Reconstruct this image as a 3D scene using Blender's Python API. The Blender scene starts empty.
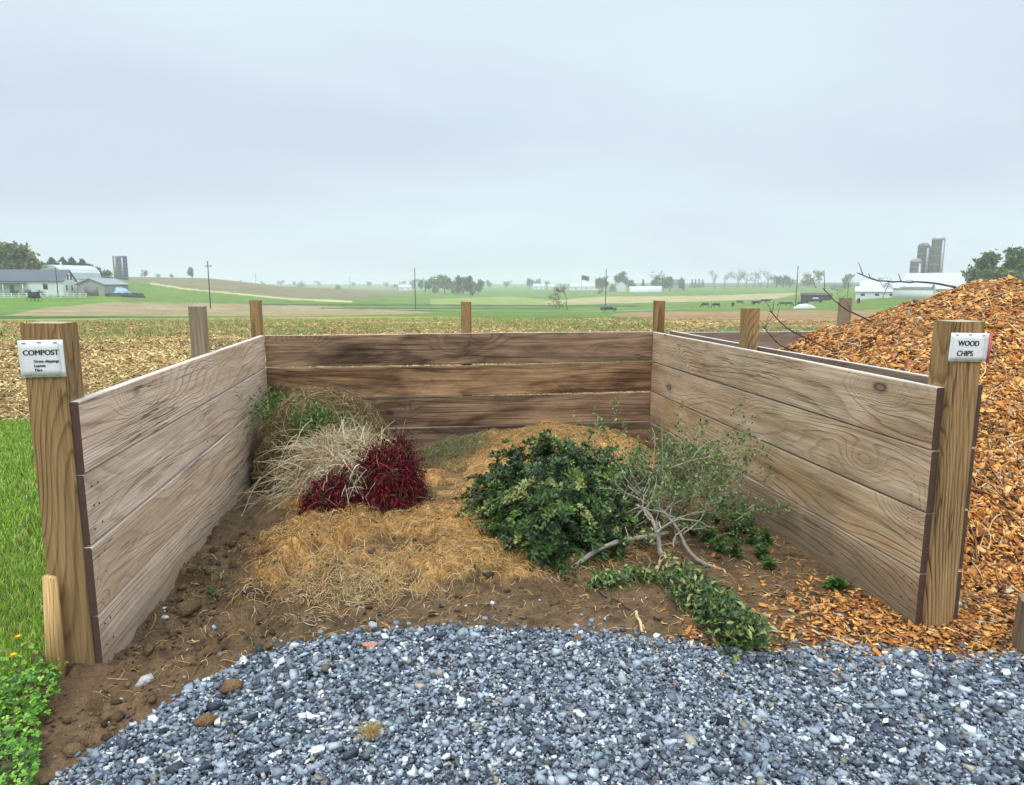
import bpy, bmesh, math, random
import numpy as np
from mathutils import Matrix, Vector
rng = np.random.default_rng(7); random.seed(7)
C = bpy.context.scene.collection
PI = math.pi
# ------------------------------------------------------------------ camera
H = 1.594; F_PX = 690.1; PITCH = 0.1561; YAW = 0.1491; ROLL = 0.0021
cy, sy, cp, sp = math.cos(YAW), math.sin(YAW), math.cos(PITCH), math.sin(PITCH)
Fv = np.array([sy*cp, cy*cp, -sp]); R0 = np.array([cy, -sy, 0.0]); U0 = np.cross(R0, Fv)
Rv = R0*math.cos(ROLL)+U0*math.sin(ROLL); Uv = U0*math.cos(ROLL)-R0*math.sin(ROLL)
cam = bpy.data.cameras.new('camera'); co = bpy.data.objects.new('camera', cam); C.objects.link(co)
cam.sensor_width = 36; cam.lens = 36*F_PX/1024; cam.clip_start = .05; cam.clip_end = 12000
M = Matrix(((Rv[0], Uv[0], -Fv[0], 0), (Rv[1], Uv[1], -Fv[1], 0), (Rv[2], Uv[2], -Fv[2], H), (0, 0, 0, 1)))
co.matrix_world = M; bpy.context.scene.camera = co

def ray(px, py): return Fv+Rv*((px-512)/F_PX)+Uv*((392.5-py)/F_PX)
def onz(px, py, z=0.0):
    d = ray(px, py); t = (z-H)/d[2]; return np.array([d[0]*t, d[1]*t, z])
def aty(px, py, y):                       # the point of that sight line at world depth y
    d = ray(px, py); t = y/d[1]; return np.array([d[0]*t, y, H+d[2]*t])
def col_dir(px):
    d = ray(px, 284.0); n = math.hypot(d[0], d[1]); return d[0]/n, d[1]/n
def atd(px, D, z=0.0):
    a, b = col_dir(px); return np.array([a*D, b*D, z])
def elev_z(px, py, D):
    d = ray(px, py); return H+D*d[2]/math.hypot(d[0], d[1])

# ------------------------------------------------------------------ numpy noise
def _hash(ix, iy, s):
    n = (ix.astype(np.int64)*374761393+iy.astype(np.int64)*668265263+s*1442695041) & 0x7fffffff
    n = ((n ^ (n >> 13))*1274126177) & 0x7fffffff
    return ((n ^ (n >> 16)) & 0xffff)/65535.0
def vnoise(x, y, s=0):
    ix, iy = np.floor(x), np.floor(y); fx, fy = x-ix, y-iy
    fx = fx*fx*(3-2*fx); fy = fy*fy*(3-2*fy)
    a = _hash(ix, iy, s); b = _hash(ix+1, iy, s); c = _hash(ix, iy+1, s); d = _hash(ix+1, iy+1, s)
    return (a*(1-fx)+b*fx)*(1-fy)+(c*(1-fx)+d*fx)*fy
def fbm(x, y, s=0, o=4):
    r = 0; a = .5
    for k in range(o): r = r+a*(vnoise(x, y, s+k)-.5); x = x*2.03+7.1; y = y*2.03+3.7; a *= .5
    return r*2
def ss(a, b, x): t = np.clip((x-a)/(b-a), 0, 1); return t*t*(3-2*t)

# ------------------------------------------------------------------ objects
def tag(o, label=None, cat=None, group=None, kind=None):
    if label: o['label'] = label
    if cat: o['category'] = cat
    if group: o['group'] = group
    if kind: o['kind'] = kind
    return o
def thing(name, label, cat, loc=(0, 0, 0), rz=0, group=None):
    o = bpy.data.objects.new(name, None); o.empty_display_size = .2; C.objects.link(o)
    o.location = tuple(loc); o.rotation_euler = (0, 0, rz)
    return tag(o, label, cat, group)
def mesh(name, V, F, mat, parent=None, col=None, smooth=False, world=False, midx=None):
    V = np.asarray(V, dtype=np.float32).reshape(-1, 3)
    me = bpy.data.meshes.new(name)
    if isinstance(F, np.ndarray):
        k = F.shape[1]; n = len(F)
        me.vertices.add(len(V)); me.vertices.foreach_set('co', V.ravel())
        me.loops.add(n*k); me.loops.foreach_set('vertex_index', F.astype(np.int32).ravel())
        me.polygons.add(n); me.polygons.foreach_set('loop_start', np.arange(0, n*k, k, dtype=np.int32))
        me.polygons.foreach_set('loop_total', np.full(n, k, dtype=np.int32))
        me.update(calc_edges=True)
    else:
        me.from_pydata([tuple(map(float, v)) for v in V], [], [tuple(map(int, f)) for f in F]); me.update()
    if col is not None:
        a = me.color_attributes.new('Col', 'FLOAT_COLOR', 'POINT')
        cc = np.ones((len(V), 4), dtype=np.float32); cc[:, :3] = np.clip(col, 0, 1); a.data.foreach_set('color', cc.ravel())
    if smooth: me.polygons.foreach_set('use_smooth', np.ones(len(me.polygons), dtype=bool))
    for m in (mat if isinstance(mat, (list, tuple)) else [mat]): me.materials.append(m)
    if midx is not None: me.polygons.foreach_set('material_index', np.asarray(midx, dtype=np.int32))
    o = bpy.data.objects.new(name, me); C.objects.link(o)
    if parent is not None:
        o.parent = parent
        if world: o.matrix_parent_inverse = (Matrix.Translation(parent.location) @ Matrix.Rotation(parent.rotation_euler[2], 4, 'Z')).inverted()
    return o
def copy_tree(o, parent=None):
    c = o.copy(); C.objects.link(c)
    if parent is not None: c.parent = parent
    for ch in [x for x in C.objects if x.parent == o]: copy_tree(ch, c)
    return c

def join(parts):
    Vs, Fs, Cs, n = [], [], [], 0
    for p in parts:
        Vs.append(p[0]); Fs.append(p[1]+n); n += len(p[0])
        if len(p) > 2: Cs.append(p[2])
    return np.concatenate(Vs), np.concatenate(Fs), (np.concatenate(Cs) if Cs else None)
BOXF = np.array([[0, 3, 2, 1], [4, 5, 6, 7], [0, 1, 5, 4], [1, 2, 6, 5], [2, 3, 7, 6], [3, 0, 4, 7]])
def boxv(x0, x1, y0, y1, z0, z1):
    return np.array([[x0, y0, z0], [x1, y0, z0], [x1, y1, z0], [x0, y1, z0], [x0, y0, z1], [x1, y0, z1], [x1, y1, z1], [x0, y1, z1]], float)
def box(*a): return boxv(*a), BOXF.copy()
def cyl(x, y, z0, z1, r0, r1=None, n=20, dome=0.0):
    r1 = r0 if r1 is None else r1
    rings = [(z0, r0), (z1, r1)]
    if dome: rings += [(z1+dome*math.sin(t), r1*math.cos(t)+.001) for t in np.linspace(0, PI/2, 6)[1:]]
    V, F = [], []
    for (z, r) in rings:
        for k in range(n): V.append([x+r*math.cos(2*PI*k/n), y+r*math.sin(2*PI*k/n), z])
    for i in range(len(rings)-1):
        for k in range(n): F.append([i*n+k, i*n+(k+1) % n, (i+1)*n+(k+1) % n, (i+1)*n+k])
    F2 = [list(f) for f in F]; F2.append(list(range((len(rings)-1)*n, len(rings)*n)))
    return np.array(V), F2
def tubes(P, R, sides=5, col=None):
    P = np.asarray(P, float); R = np.asarray(R, float); N, K, _ = P.shape
    T = np.gradient(P, axis=1); T /= np.linalg.norm(T, axis=2, keepdims=True)+1e-9
    ref = rng.normal(size=(N, 1, 3)); A = np.cross(T, np.broadcast_to(ref, T.shape)); A /= np.linalg.norm(A, axis=2, keepdims=True)+1e-9
    B = np.cross(T, A)
    an = np.arange(sides)*2*PI/sides
    V = P[:, :, None, :]+R[:, :, None, None]*(A[:, :, None, :]*np.cos(an)[None, None, :, None]+B[:, :, None, :]*np.sin(an)[None, None, :, None])
    idx = np.arange(N*K*sides).reshape(N, K, sides)
    a = idx[:, :-1, :]; b = idx[:, 1:, :]
    F = np.stack([a, np.roll(a, -1, 2), np.roll(b, -1, 2), b], -1).reshape(-1, 4)
    # close the tube ends for thick limbs with 4-gon caps when sides==4
    out = [V.reshape(-1, 3), F]
    if col is not None: out.append(np.repeat(np.asarray(col), K*sides, axis=0))
    return tuple(out)
def unit(v): return v/(np.linalg.norm(v, axis=-1, keepdims=True)+1e-9)
def leaves(P, D, Nn, L, W, col=None, fold=.25, tip=.0):
    D = unit(D); S = unit(np.cross(D, Nn)); U = np.cross(S, D); n = len(P)
    L = np.broadcast_to(L, (n,))[:, None]; W = np.broadcast_to(W, (n,))[:, None]
    v = np.stack([P, P+D*L*.45+S*W*.5+U*W*fold, P+D*L-U*L*tip, P+D*L*.45-S*W*.5+U*W*fold, P+D*L*.5], 1)
    i = np.arange(n)[:, None]*5
    F = np.concatenate([i+np.array([[0, 1, 4]]), i+np.array([[1, 2, 4]]), i+np.array([[2, 3, 4]]), i+np.array([[3, 0, 4]])], 0)
    c = None if col is None else np.repeat(col, 5, 0)
    return v.reshape(-1, 3), F, c
def rot_rand(n, tilt=None):
    """n random rotation matrices; tilt = max angle between local z and world z"""
    a = rng.uniform(0, 2*PI, n)
    if tilt is None:
        q = rng.normal(size=(n, 4)); q /= np.linalg.norm(q, axis=1, keepdims=True); w, x, y, z = q.T
        return np.stack([np.stack([1-2*(y*y+z*z), 2*(x*y-z*w), 2*(x*z+y*w)], -1), np.stack([2*(x*y+z*w), 1-2*(x*x+z*z), 2*(y*z-x*w)], -1), np.stack([2*(x*z-y*w), 2*(y*z+x*w), 1-2*(x*x+y*y)], -1)], 1)
    t = np.abs(rng.normal(size=n))*tilt; b = rng.uniform(0, 2*PI, n)
    Z = np.stack([np.sin(t)*np.cos(b), np.sin(t)*np.sin(b), np.cos(t)], -1)
    X = np.stack([np.cos(a), np.sin(a), np.zeros(n)], -1); Y = unit(np.cross(Z, X)); X = np.cross(Y, Z)
    return np.stack([X, Y, Z], -1)
ph = (1+5**.5)/2
ICO_V = unit(np.array([[-1, ph, 0], [1, ph, 0], [-1, -ph, 0], [1, -ph, 0], [0, -1, ph], [0, 1, ph], [0, -1, -ph], [0, 1, -ph], [ph, 0, -1], [ph, 0, 1], [-ph, 0, -1], [-ph, 0, 1]], float))
ICO_F = np.array([[0, 11, 5], [0, 5, 1], [0, 1, 7], [0, 7, 10], [0, 10, 11], [1, 5, 9], [5, 11, 4], [11, 10, 2], [10, 7, 6], [7, 1, 8], [3, 9, 4], [3, 4, 2], [3, 2, 6], [3, 6, 8], [3, 8, 9], [4, 9, 5], [2, 4, 11], [6, 2, 10], [8, 6, 7], [9, 8, 1]])
def inst(P, S, Rm, tv, tf, jit=0.0, col=None):
    n = len(P); k = len(tv)
    v = np.broadcast_to(tv, (n, k, 3))*(1+jit*rng.uniform(-1, 1, (n, k, 1)))+jit*.35*rng.uniform(-1, 1, (n, k, 3))
    v = v*S[:, None, :]; v = np.einsum('nij,nkj->nki', Rm, v)+P[:, None, :]
    F = (np.arange(n)[:, None, None]*k+tf[None]).reshape(-1, tf.shape[1])
    return v.reshape(-1, 3), F, (None if col is None else np.repeat(col, k, 0))
CH_V = boxv(-.5, .5, -.5, .5, -.5, .5)
BOXT = np.concatenate([BOXF[:, [0, 1, 2]], BOXF[:, [0, 2, 3]]])
def pick(pal, n, var=.15, w=None):
    pal = np.array(pal); i = rng.choice(len(pal), n, p=w); c = pal[i]*(1+var*rng.normal(size=(n, 1)))
    return np.clip(c*(1+.018*rng.normal(size=(n, 3))), .004, .95)

# ------------------------------------------------------------------ materials
def newmat(name):
    m = bpy.data.materials.new(name); m.use_nodes = True; nt = m.node_tree
    for n in list(nt.nodes): nt.nodes.remove(n)
    out = nt.nodes.new('ShaderNodeOutputMaterial'); b = nt.nodes.new('ShaderNodeBsdfPrincipled')
    nt.links.new(b.outputs[0], out.inputs[0]); return m, nt, b
class NT:
    def __init__(s, nt): s.nt = nt
    def n(s, t, **k):
        x = s.nt.nodes.new(t)
        for a, v in k.items(): setattr(x, a, v)
        return x
    def l(s, a, b): s.nt.links.new(a, b)
    def _in(s, sock, v):
        if isinstance(v, bpy.types.NodeSocket): s.l(v, sock)
        elif v is not None: sock.default_value = v
    def math(s, op, a, b=None, c=None, clamp=False):
        x = s.n('ShaderNodeMath', operation=op, use_clamp=clamp); s._in(x.inputs[0], a); s._in(x.inputs[1], b); s._in(x.inputs[2], c); return x.outputs[0]
    def map(s, v, sc=(1, 1, 1), loc=(0, 0, 0), rot=(0, 0, 0)):
        x = s.n('ShaderNodeMapping'); s.l(v, x.inputs[0]); s._in(x.inputs[1], loc); s._in(x.inputs[2], rot); x.inputs[3].default_value = sc; return x.outputs[0]
    def noise(s, v, sc, det=4, rough=.55, dist=0, out=0):
        x = s.n('ShaderNodeTexNoise'); s.l(v, x.inputs['Vector']); x.inputs['Scale'].default_value = sc; x.inputs['Detail'].default_value = det
        x.inputs['Roughness'].default_value = rough; x.inputs['Distortion'].default_value = dist; return x.outputs[out]
    def ramp(s, f, stops, interp='LINEAR'):
        x = s.n('ShaderNodeValToRGB'); x.color_ramp.interpolation = interp; e = x.color_ramp.elements
        while len(e) < len(stops): e.new(.5)
        for q, (p, c) in zip(e, stops): q.position = p; q.color = (*c, 1) if len(c) == 3 else c
        s.l(f, x.inputs[0]); return x.outputs[0]
    def mix(s, f, a, b, mode='MIX'):
        x = s.n('ShaderNodeMix', data_type='RGBA', blend_type=mode); s._in(x.inputs[0], f)
        for sock, v in ((x.inputs[6], a), (x.inputs[7], b)):
            s._in(sock, (*v, 1) if isinstance(v, tuple) and len(v) == 3 else v)
        return x.outputs[2]
    def bump(s, h, b, st=.3, d=.01):
        x = s.n('ShaderNodeBump'); x.inputs['Strength'].default_value = st; x.inputs['Distance'].default_value = d; s.l(h, x.inputs['Height']); s.l(x.outputs[0], b.inputs['Normal'])
def r3(f, a, b): return [(a, (0, 0, 0)), (b, (1, 1, 1))]
def attr_mat(name, rough=.8, nsc=60, namt=.3, bsc=80, bst=.3, bd=.004, trans=0, spec=.3, obj=True):
    m, nt, b = newmat(name); t = NT(nt)
    a = t.n('ShaderNodeAttribute', attribute_name='Col'); tc = t.n('ShaderNodeTexCoord').outputs['Object']
    n1 = t.noise(tc, nsc, 3); k = t.math('MULTIPLY_ADD', n1, 2*namt, 1-namt)
    col = t.mix(1.0, a.outputs[0], k, 'MULTIPLY'); t.l(col, b.inputs['Base Color'])
    b.inputs['Roughness'].default_value = rough; b.inputs['Specular IOR Level'].default_value = spec
    if bst: t.bump(t.noise(tc, bsc, 4), b, bst, bd)
    if trans:
        out = [n for n in nt.nodes if n.type == 'OUTPUT_MATERIAL'][0]
        tr = t.n('ShaderNodeBsdfTranslucent'); t.l(col, tr.inputs[0]); mx = t.n('ShaderNodeMixShader'); mx.inputs[0].default_value = trans
        t.l(b.outputs[0], mx.inputs[1]); t.l(tr.outputs[0], mx.inputs[2]); t.l(mx.outputs[0], out.inputs[0])
    return m
def plain(name, c, rough=.7, nsc=3, namt=.15, metal=0, bst=0, bsc=30, spec=.4):
    m, nt, b = newmat(name); t = NT(nt); tc = t.n('ShaderNodeTexCoord').outputs['Object']
    n1 = t.noise(tc, nsc, 5); k = t.math('MULTIPLY_ADD', n1, 2*namt, 1-namt)
    t.l(t.mix(1.0, tuple(c), k, 'MULTIPLY'), b.inputs['Base Color']); b.inputs['Roughness'].default_value = rough
    b.inputs['Metallic'].default_value = metal; b.inputs['Specular IOR Level'].default_value = spec
    if bst: t.bump(t.noise(tc, bsc, 4), b, bst, .01)
    return m
def wood(name, light, dark, stain, stain_amt=.4, ring=.5, axis='x', freq=26, knot=1.0, grime=0.0, seed=0, knotsc=1.0, green=0, vary=.22):
    m, nt, b = newmat(name); t = NT(nt)
    tc = t.n('ShaderNodeTexCoord').outputs['Object']
    if axis == 'z': tc = t.map(tc, rot=(0, PI/2, 0))
    oi = t.n('ShaderNodeObjectInfo').outputs['Random']
    off = t.n('ShaderNodeCombineXYZ'); t.l(t.math('MULTIPLY', oi, 37.0), off.inputs[0]); t.l(t.math('MULTIPLY', oi, 91.0), off.inputs[2]); off.inputs[1].default_value = seed
    ad = t.n('ShaderNodeVectorMath', operation='ADD'); t.l(tc, ad.inputs[0]); t.l(off.outputs[0], ad.inputs[1]); v = ad.outputs[0]
    # knots: sparse cells, flattened along the board
    kv = t.map(v, (1.25*knotsc, 1.0, 2.6*knotsc))
    vo = t.n('ShaderNodeTexVoronoi'); t.l(kv, vo.inputs['Vector']); vo.inputs['Scale'].default_value = 1.0; vo.inputs['Randomness'].default_value = 1
    kd = vo.outputs['Distance']
    kw = t.math('ADD', kd, t.math('MULTIPLY', t.noise(v, 14, 3), .05)); kw = t.math('SUBTRACT', kw, .025)
    kbump = t.math('MULTIPLY', t.math('POWER', t.math('SUBTRACT', 1.0, t.math('MINIMUM', t.math('MULTIPLY', kd, 2.4), 1.0)), 2.0), knot*.30)
    sx = t.n('ShaderNodeSeparateXYZ'); t.l(v, sx.inputs[0])
    warp = t.noise(t.map(v, (.30, 1.7, 1.9)), 1.0, 2, .35)
    warp2 = t.noise(t.map(v, (3.0, 20, 20)), 1.0, 3, .5)
    f = t.math('ADD', t.math('MULTIPLY', warp, .75), t.math('MULTIPLY', sx.outputs[2], .55)); f = t.math('ADD', f, kbump)
    f = t.math('ADD', f, t.math('MULTIPLY', sx.outputs[1], .4)); f = t.math('ADD', f, t.math('MULTIPLY', warp2, .012))
    saw = t.math('FRACT', t.math('MULTIPLY', f, freq))
    lines = t.ramp(saw, [(0, (0, 0, 0)), (.55, (.12, .12, .12)), (.86, (1, 1, 1)), (.93, (.6, .6, .6)), (1, (0, 0, 0))])
    lmod = t.ramp(t.noise(t.map(v, (.9, 4, 4)), 1.0, 3), r3(0, .35, .65))
    lines = t.math('MULTIPLY', lines, t.math('MULTIPLY_ADD', lmod, .75, .25))
    fib = t.noise(t.map(v, (3, 200, 200)), 1.0, 3, .6)
    fib2 = t.noise(t.map(v, (1.5, 60, 60)), 1.0, 3, .6)
    blot = t.ramp(t.noise(t.map(v, (1.3, 3.5, 5.5)), 1.0, 5, .6, .6), r3(0, .40, .66))
    band = t.ramp(t.noise(t.map(v, (.45, 5, 11)), 1.0, 4, .6, .4), r3(0, .45, .62))
    c = t.mix(t.math('MULTIPLY', lines, ring, clamp=True), tuple(light), tuple(dark))
    c = t.mix(t.math('MULTIPLY', blot, stain_amt), c, tuple(stain))
    c = t.mix(t.math('MULTIPLY', band, stain_amt*.8), c, tuple(stain))
    # weather-bleached patches
    pale = t.ramp(t.noise(t.map(v, (1.0, 3, 3.5)), 1.7, 5, .65, .3), r3(0, .52, .75))
    c = t.mix(t.math('MULTIPLY', pale, .35), c, tuple(min(1, x*1.35+.03) for x in light))
    k1 = t.math('MULTIPLY_ADD', fib, 1.1, .45); c = t.mix(1.0, c, k1, 'MULTIPLY')
    k2 = t.math('MULTIPLY_ADD', fib2, .9, .55); c = t.mix(1.0, c, k2, 'MULTIPLY')
    chk = t.math('ABSOLUTE', t.math('SUBTRACT', t.noise(t.map(v, (.55, 16, 22)), 1.0, 3, .6), .5)); chk = t.ramp(chk, [(0, (1, 1, 1)), (.005, (.8, .8, .8)), (.012, (0, 0, 0))])
    chm = t.ramp(t.noise(t.map(v, (.8, 3, 3), loc=(5, 1, 2)), 1.0, 3), r3(0, .52, .62)); chk = t.math('MULTIPLY', chk, chm)
    c = t.mix(t.math('MULTIPLY', chk, .75), c, tuple(x*.22 for x in dark))
    hs = t.n('ShaderNodeHueSaturation'); t.l(c, hs.inputs['Color']); r2_ = t.math('FRACT', t.math('MULTIPLY', oi, 7.31)); t.l(t.math('MULTIPLY_ADD', r2_, vary, 1-vary/2), hs.inputs['Value']); t.l(t.math('MULTIPLY_ADD', t.math('FRACT', t.math('MULTIPLY', oi, 3.77)), vary*1.2, 1-vary*.4), hs.inputs['Saturation']); c = hs.outputs[0]
    km = t.ramp(kw, [(0, (.75, .75, .75)), (.03, (.5, .5, .5)), (.045, (1, 1, 1)), (.065, (.5, .5, .5)), (.09, (.15, .15, .15)), (.17, (0, 0, 0))])
    c = t.mix(t.math('MULTIPLY', km, .95*knot, clamp=True), c, tuple(x*.35 for x in dark))
    if grime:   # earth splashed and soaked up from the ground, in world metres
        ge = t.n('ShaderNodeNewGeometry').outputs['Position']; gz = t.n('ShaderNodeSeparateXYZ'); t.l(ge, gz.inputs[0])
        g = t.math('ADD', gz.outputs[2], t.math('MULTIPLY', t.noise(ge, 5, 5), -.22)); g = t.ramp(g, [(0, (1, 1, 1)), (.16, (0, 0, 0))])
        c = t.mix(t.math('MULTIPLY', g, grime), c, (.13, .085, .05))
        if green:
            gg = t.math('MULTIPLY', t.ramp(t.noise(ge, 2.2, 5), r3(0, .5, .7)), green); c = t.mix(gg, c, (.10, .11, .06))
    t.l(c, b.inputs['Base Color']); b.inputs['Roughness'].default_value = .82; b.inputs['Specular IOR Level'].default_value = .25
    hh = t.math('ADD', t.math('MULTIPLY', lines, -.8), t.math('MULTIPLY', fib, .9)); hh = t.math('ADD', hh, t.math('MULTIPLY', t.noise(v, 5, 3), 1.2)); hh = t.math('ADD', hh, t.math('MULTIPLY', chk, -2.0))
    t.bump(hh, b, .8, .005)
    return m
# ------------------------------------------------------------------ world, sun, air
w = bpy.data.worlds.new('World'); bpy.context.scene.world = w; w.use_nodes = True
nt = w.node_tree; nt.nodes.clear(); t = NT(nt)
SUN_EL, SUN_AZ = math.radians(58), math.radians(205)
sky = t.n('ShaderNodeTexSky', sky_type='NISHITA'); sky.sun_disc = False; sky.sun_elevation = SUN_EL; sky.sun_rotation = SUN_AZ
sky.air_density = 1.0; sky.dust_density = 3.0; sky.ozone_density = 1.0
gen = t.n('ShaderNodeTexCoord').outputs['Generated']; sep = t.n('ShaderNodeSeparateXYZ'); t.l(gen, sep.inputs[0]); z = sep.outputs[2]
zc = t.math('MAXIMUM', z, 0.0)
den = t.math('ADD', zc, .22)
pv = t.n('ShaderNodeCombineXYZ'); t.l(t.math('DIVIDE', sep.outputs[0], den), pv.inputs[0]); t.l(t.math('DIVIDE', sep.outputs[1], den), pv.inputs[1])
n1 = t.noise(t.map(pv.outputs[0], (.55, .9, 1), loc=(3.1, 1.7, 0)), 1.0, 4, .45, .3)
n2 = t.noise(t.map(pv.outputs[0], (.28, .4, 1), loc=(7.3, 2.2, 0)), 1.0, 2, .5)
cl = t.math('ADD', t.math('MULTIPLY', n1, .5), t.math('MULTIPLY', n2, .5))
cc = t.ramp(cl, [(.38, (.55, .635, .73)), (.46, (.60, .695, .775)), (.54, (.625, .745, .80)), (.62, (.72, .81, .865))])
hz = t.ramp(zc, [(0, (.60, .70, .76)), (.10, (.90, .94, .96)), (.17, (.96, .97, .98)), (.5, (1.02, 1.03, 1.03)), (1, (1, 1, 1))])
gain = t.ramp(zc, [(0, (.93, .93, .94)), (.06, (.95, .95, .955)), (.2, (.93, .93, .94)), (.5, (1, 1, 1)), (1, (1, 1, 1))])
cc = t.mix(1.0, cc, gain, 'MULTIPLY')
zen = t.math('MULTIPLY_ADD', t.math('POWER', t.ramp(zc, r3(0, .50, 1.0)), 1.0), 2.2, 1.0)
cc = t.mix(1.0, cc, t.math('MULTIPLY', zen, 13.0), 'MULTIPLY')
fin = t.mix(.93, sky.outputs[0], cc)
bg = t.n('ShaderNodeBackground'); t.l(fin, bg.inputs[0]); bg.inputs[1].default_value = .1
wo = t.n('ShaderNodeOutputWorld'); t.l(bg.outputs[0], wo.inputs[0])
sl = bpy.data.lights.new('sun', 'SUN'); sl.energy = 1.5; sl.angle = math.radians(20); sl.color = (1, .97, .92)
so = bpy.data.objects.new('sun', sl); C.objects.link(so)
sd = Vector((math.sin(SUN_AZ)*math.cos(SUN_EL), math.cos(SUN_AZ)*math.cos(SUN_EL), math.sin(SUN_EL)))
so.rotation_euler = (-sd).to_track_quat('-Z', 'Y').to_euler()
vs = bpy.context.scene.view_settings; vs.view_transform = 'Standard'; vs.look = 'None'; vs.exposure = 0; vs.gamma = 1
bpy.context.scene.render.film_transparent = False
cyc = bpy.context.scene.cycles; cyc.use_denoising = True; cyc.denoising_prefilter = 'ACCURATE'; cyc.max_bounces = 6; cyc.volume_bounces = 2; cyc.transparent_max_bounces = 8
cyc.volume_step_rate = 4; cyc.sample_clamp_indirect = 4

# ------------------------------------------------------------------ terrain
PXC = np.array([-150, 0, 100, 200, 300, 400, 512, 600, 700, 800, 900, 1024, 1170], float)
DR = np.array([35, 60, 100, 160, 195, 250, 330, 500, 750, 1200, 2200], float)
YT = np.array([
 [323, 322, 317, 306, 301, 292, 288, 283, 281, 283, 283],
 [323, 322, 317, 306, 300.5, 292.5, 288, 283, 281, 283, 283],
 [322.5, 321, 316, 308, 302.5, 294, 286.5, 276.5, 276, 281, 283],
 [322.5, 320, 315, 310, 305.5, 300, 290.5, 278, 280, 286, 283],
 [323, 320, 316, 311, 308, 303.5, 296.5, 287.5, 287.5, 288.5, 284.5],
 [323, 319, 315.5, 312, 310, 306, 301, 294, 290.5, 290, 284.5],
 [323, 318.5, 315, 312.5, 311.5, 307.5, 302.5, 296.5, 291.5, 287.5, 284],
 [322.5, 318, 315, 312.8, 312, 307, 301.5, 295.5, 290.5, 286.5, 283],
 [322, 318, 314.5, 311.7, 309.5, 306, 301, 293.5, 288.5, 284.5, 283],
 [322, 318, 315, 311, 309, 306, 300.5, 292.5, 287, 283.5, 282.5],
 [322, 318, 315, 309, 305, 298.5, 293, 289, 285, 283, 282.5],
 [322, 318, 313, 307, 303, 295, 290, 287, 284.5, 283, 282.5],
 [322, 318, 313, 307, 303, 295, 290, 287, 284.5, 283, 282.5]])
def _az(px): a, b = col_dir(px); return math.atan2(a, b)
AZC = np.array([_az(p) for p in PXC])
ZT = np.array([[0, 0]+[elev_z(PXC[i], YT[i, j], DR[j]) for j in range(len(DR))] for i in range(len(PXC))])
LD = np.log(np.concatenate([[3, 18], DR]))
def TZ(X, Y):
    X = np.asarray(X, float); Y = np.asarray(Y, float)
    D = np.maximum(np.hypot(X, Y), 1.0); az = np.clip(np.arctan2(X, Y), AZC[0], AZC[-1]); ld = np.clip(np.log(D), LD[0], LD[-1])
    i = np.clip(np.searchsorted(AZC, az)-1, 0, len(AZC)-2); j = np.clip(np.searchsorted(LD, ld)-1, 0, len(LD)-2)
    fa = (az-AZC[i])/(AZC[i+1]-AZC[i]); fa = fa*fa*(3-2*fa)*.5+fa*.5; fl = (ld-LD[j])/(LD[j+1]-LD[j])
    return (ZT[i, j]*(1-fl)+ZT[i, j+1]*fl)*(1-fa)+(ZT[i+1, j]*(1-fl)+ZT[i+1, j+1]*fl)*fa
def spot(px, D):
    p = atd(px, D); p[2] = float(TZ(p[0], p[1])); return p
def rot_to(px): a, b = col_dir(px); return -math.atan2(a, b)      # local -y faces the camera
def ppm(px, D):                                                 # pixels per metre there
    p = atd(px, D); return F_PX/float(np.dot(p-[0, 0, 0], [Fv[0], Fv[1], 0]))

az_in = np.linspace(_az(-60), _az(1090), 520); az_out = np.linspace(_az(1090), _az(-60)+2*PI, 90)[1:-1]
AZ = np.concatenate([az_in, az_out]); DD = np.concatenate([[0.01, .6, 1.2, 2], np.geomspace(3, 2900, 330)])
gx = DD[:, None]*np.sin(AZ)[None]; gy = DD[:, None]*np.cos(AZ)[None]
gz = TZ(gx, gy)+np.where(DD > 30, 1, 0)[:, None]*fbm(gx/40, gy/40, 3, 3)*.25*np.minimum(DD[:, None]/200, 1)
azw = (AZ+PI) % (2*PI)-PI
pxg = 512+F_PX*np.tan(np.clip(azw-YAW, -1.2, 1.2))/cp     # approximate column at the horizon
pxg = np.broadcast_to(pxg[None], gx.shape)
rr = np.hypot(gx, gy)
# depression measured in the photograph's rows, at the level each field lies
tt = (gz-H)/np.maximum(rr, 1)
az2 = azw[None]-YAW
nx, nz = np.cos(az2), tt
dz = nx*cp - nz*sp; up = nx*sp+nz*cp
pyg = 392.5-F_PX*up/np.maximum(dz, .2)
wob = fbm(gx/25, gy/25, 11, 3)
c = np.zeros(gx.shape+(3,)); n3 = fbm(gx/6, gy/6, 21, 4)[..., None]
def setc(mask, col, soft=None):
    m = mask.astype(float)[..., None]; c[:] = c*(1-m)+m*np.array(col)
def line(pts): xs, ys = zip(*pts); return np.interp(pxg, xs, ys)
stub = np.array([.34, .235, .115]); grn = (.125, .195, .038); tan = (.33, .27, .14); brn = (.22, .17, .095)
c[:] = (.10, .16, .05)
far = pyg < 290
setc(rr > 60, grn)
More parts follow.
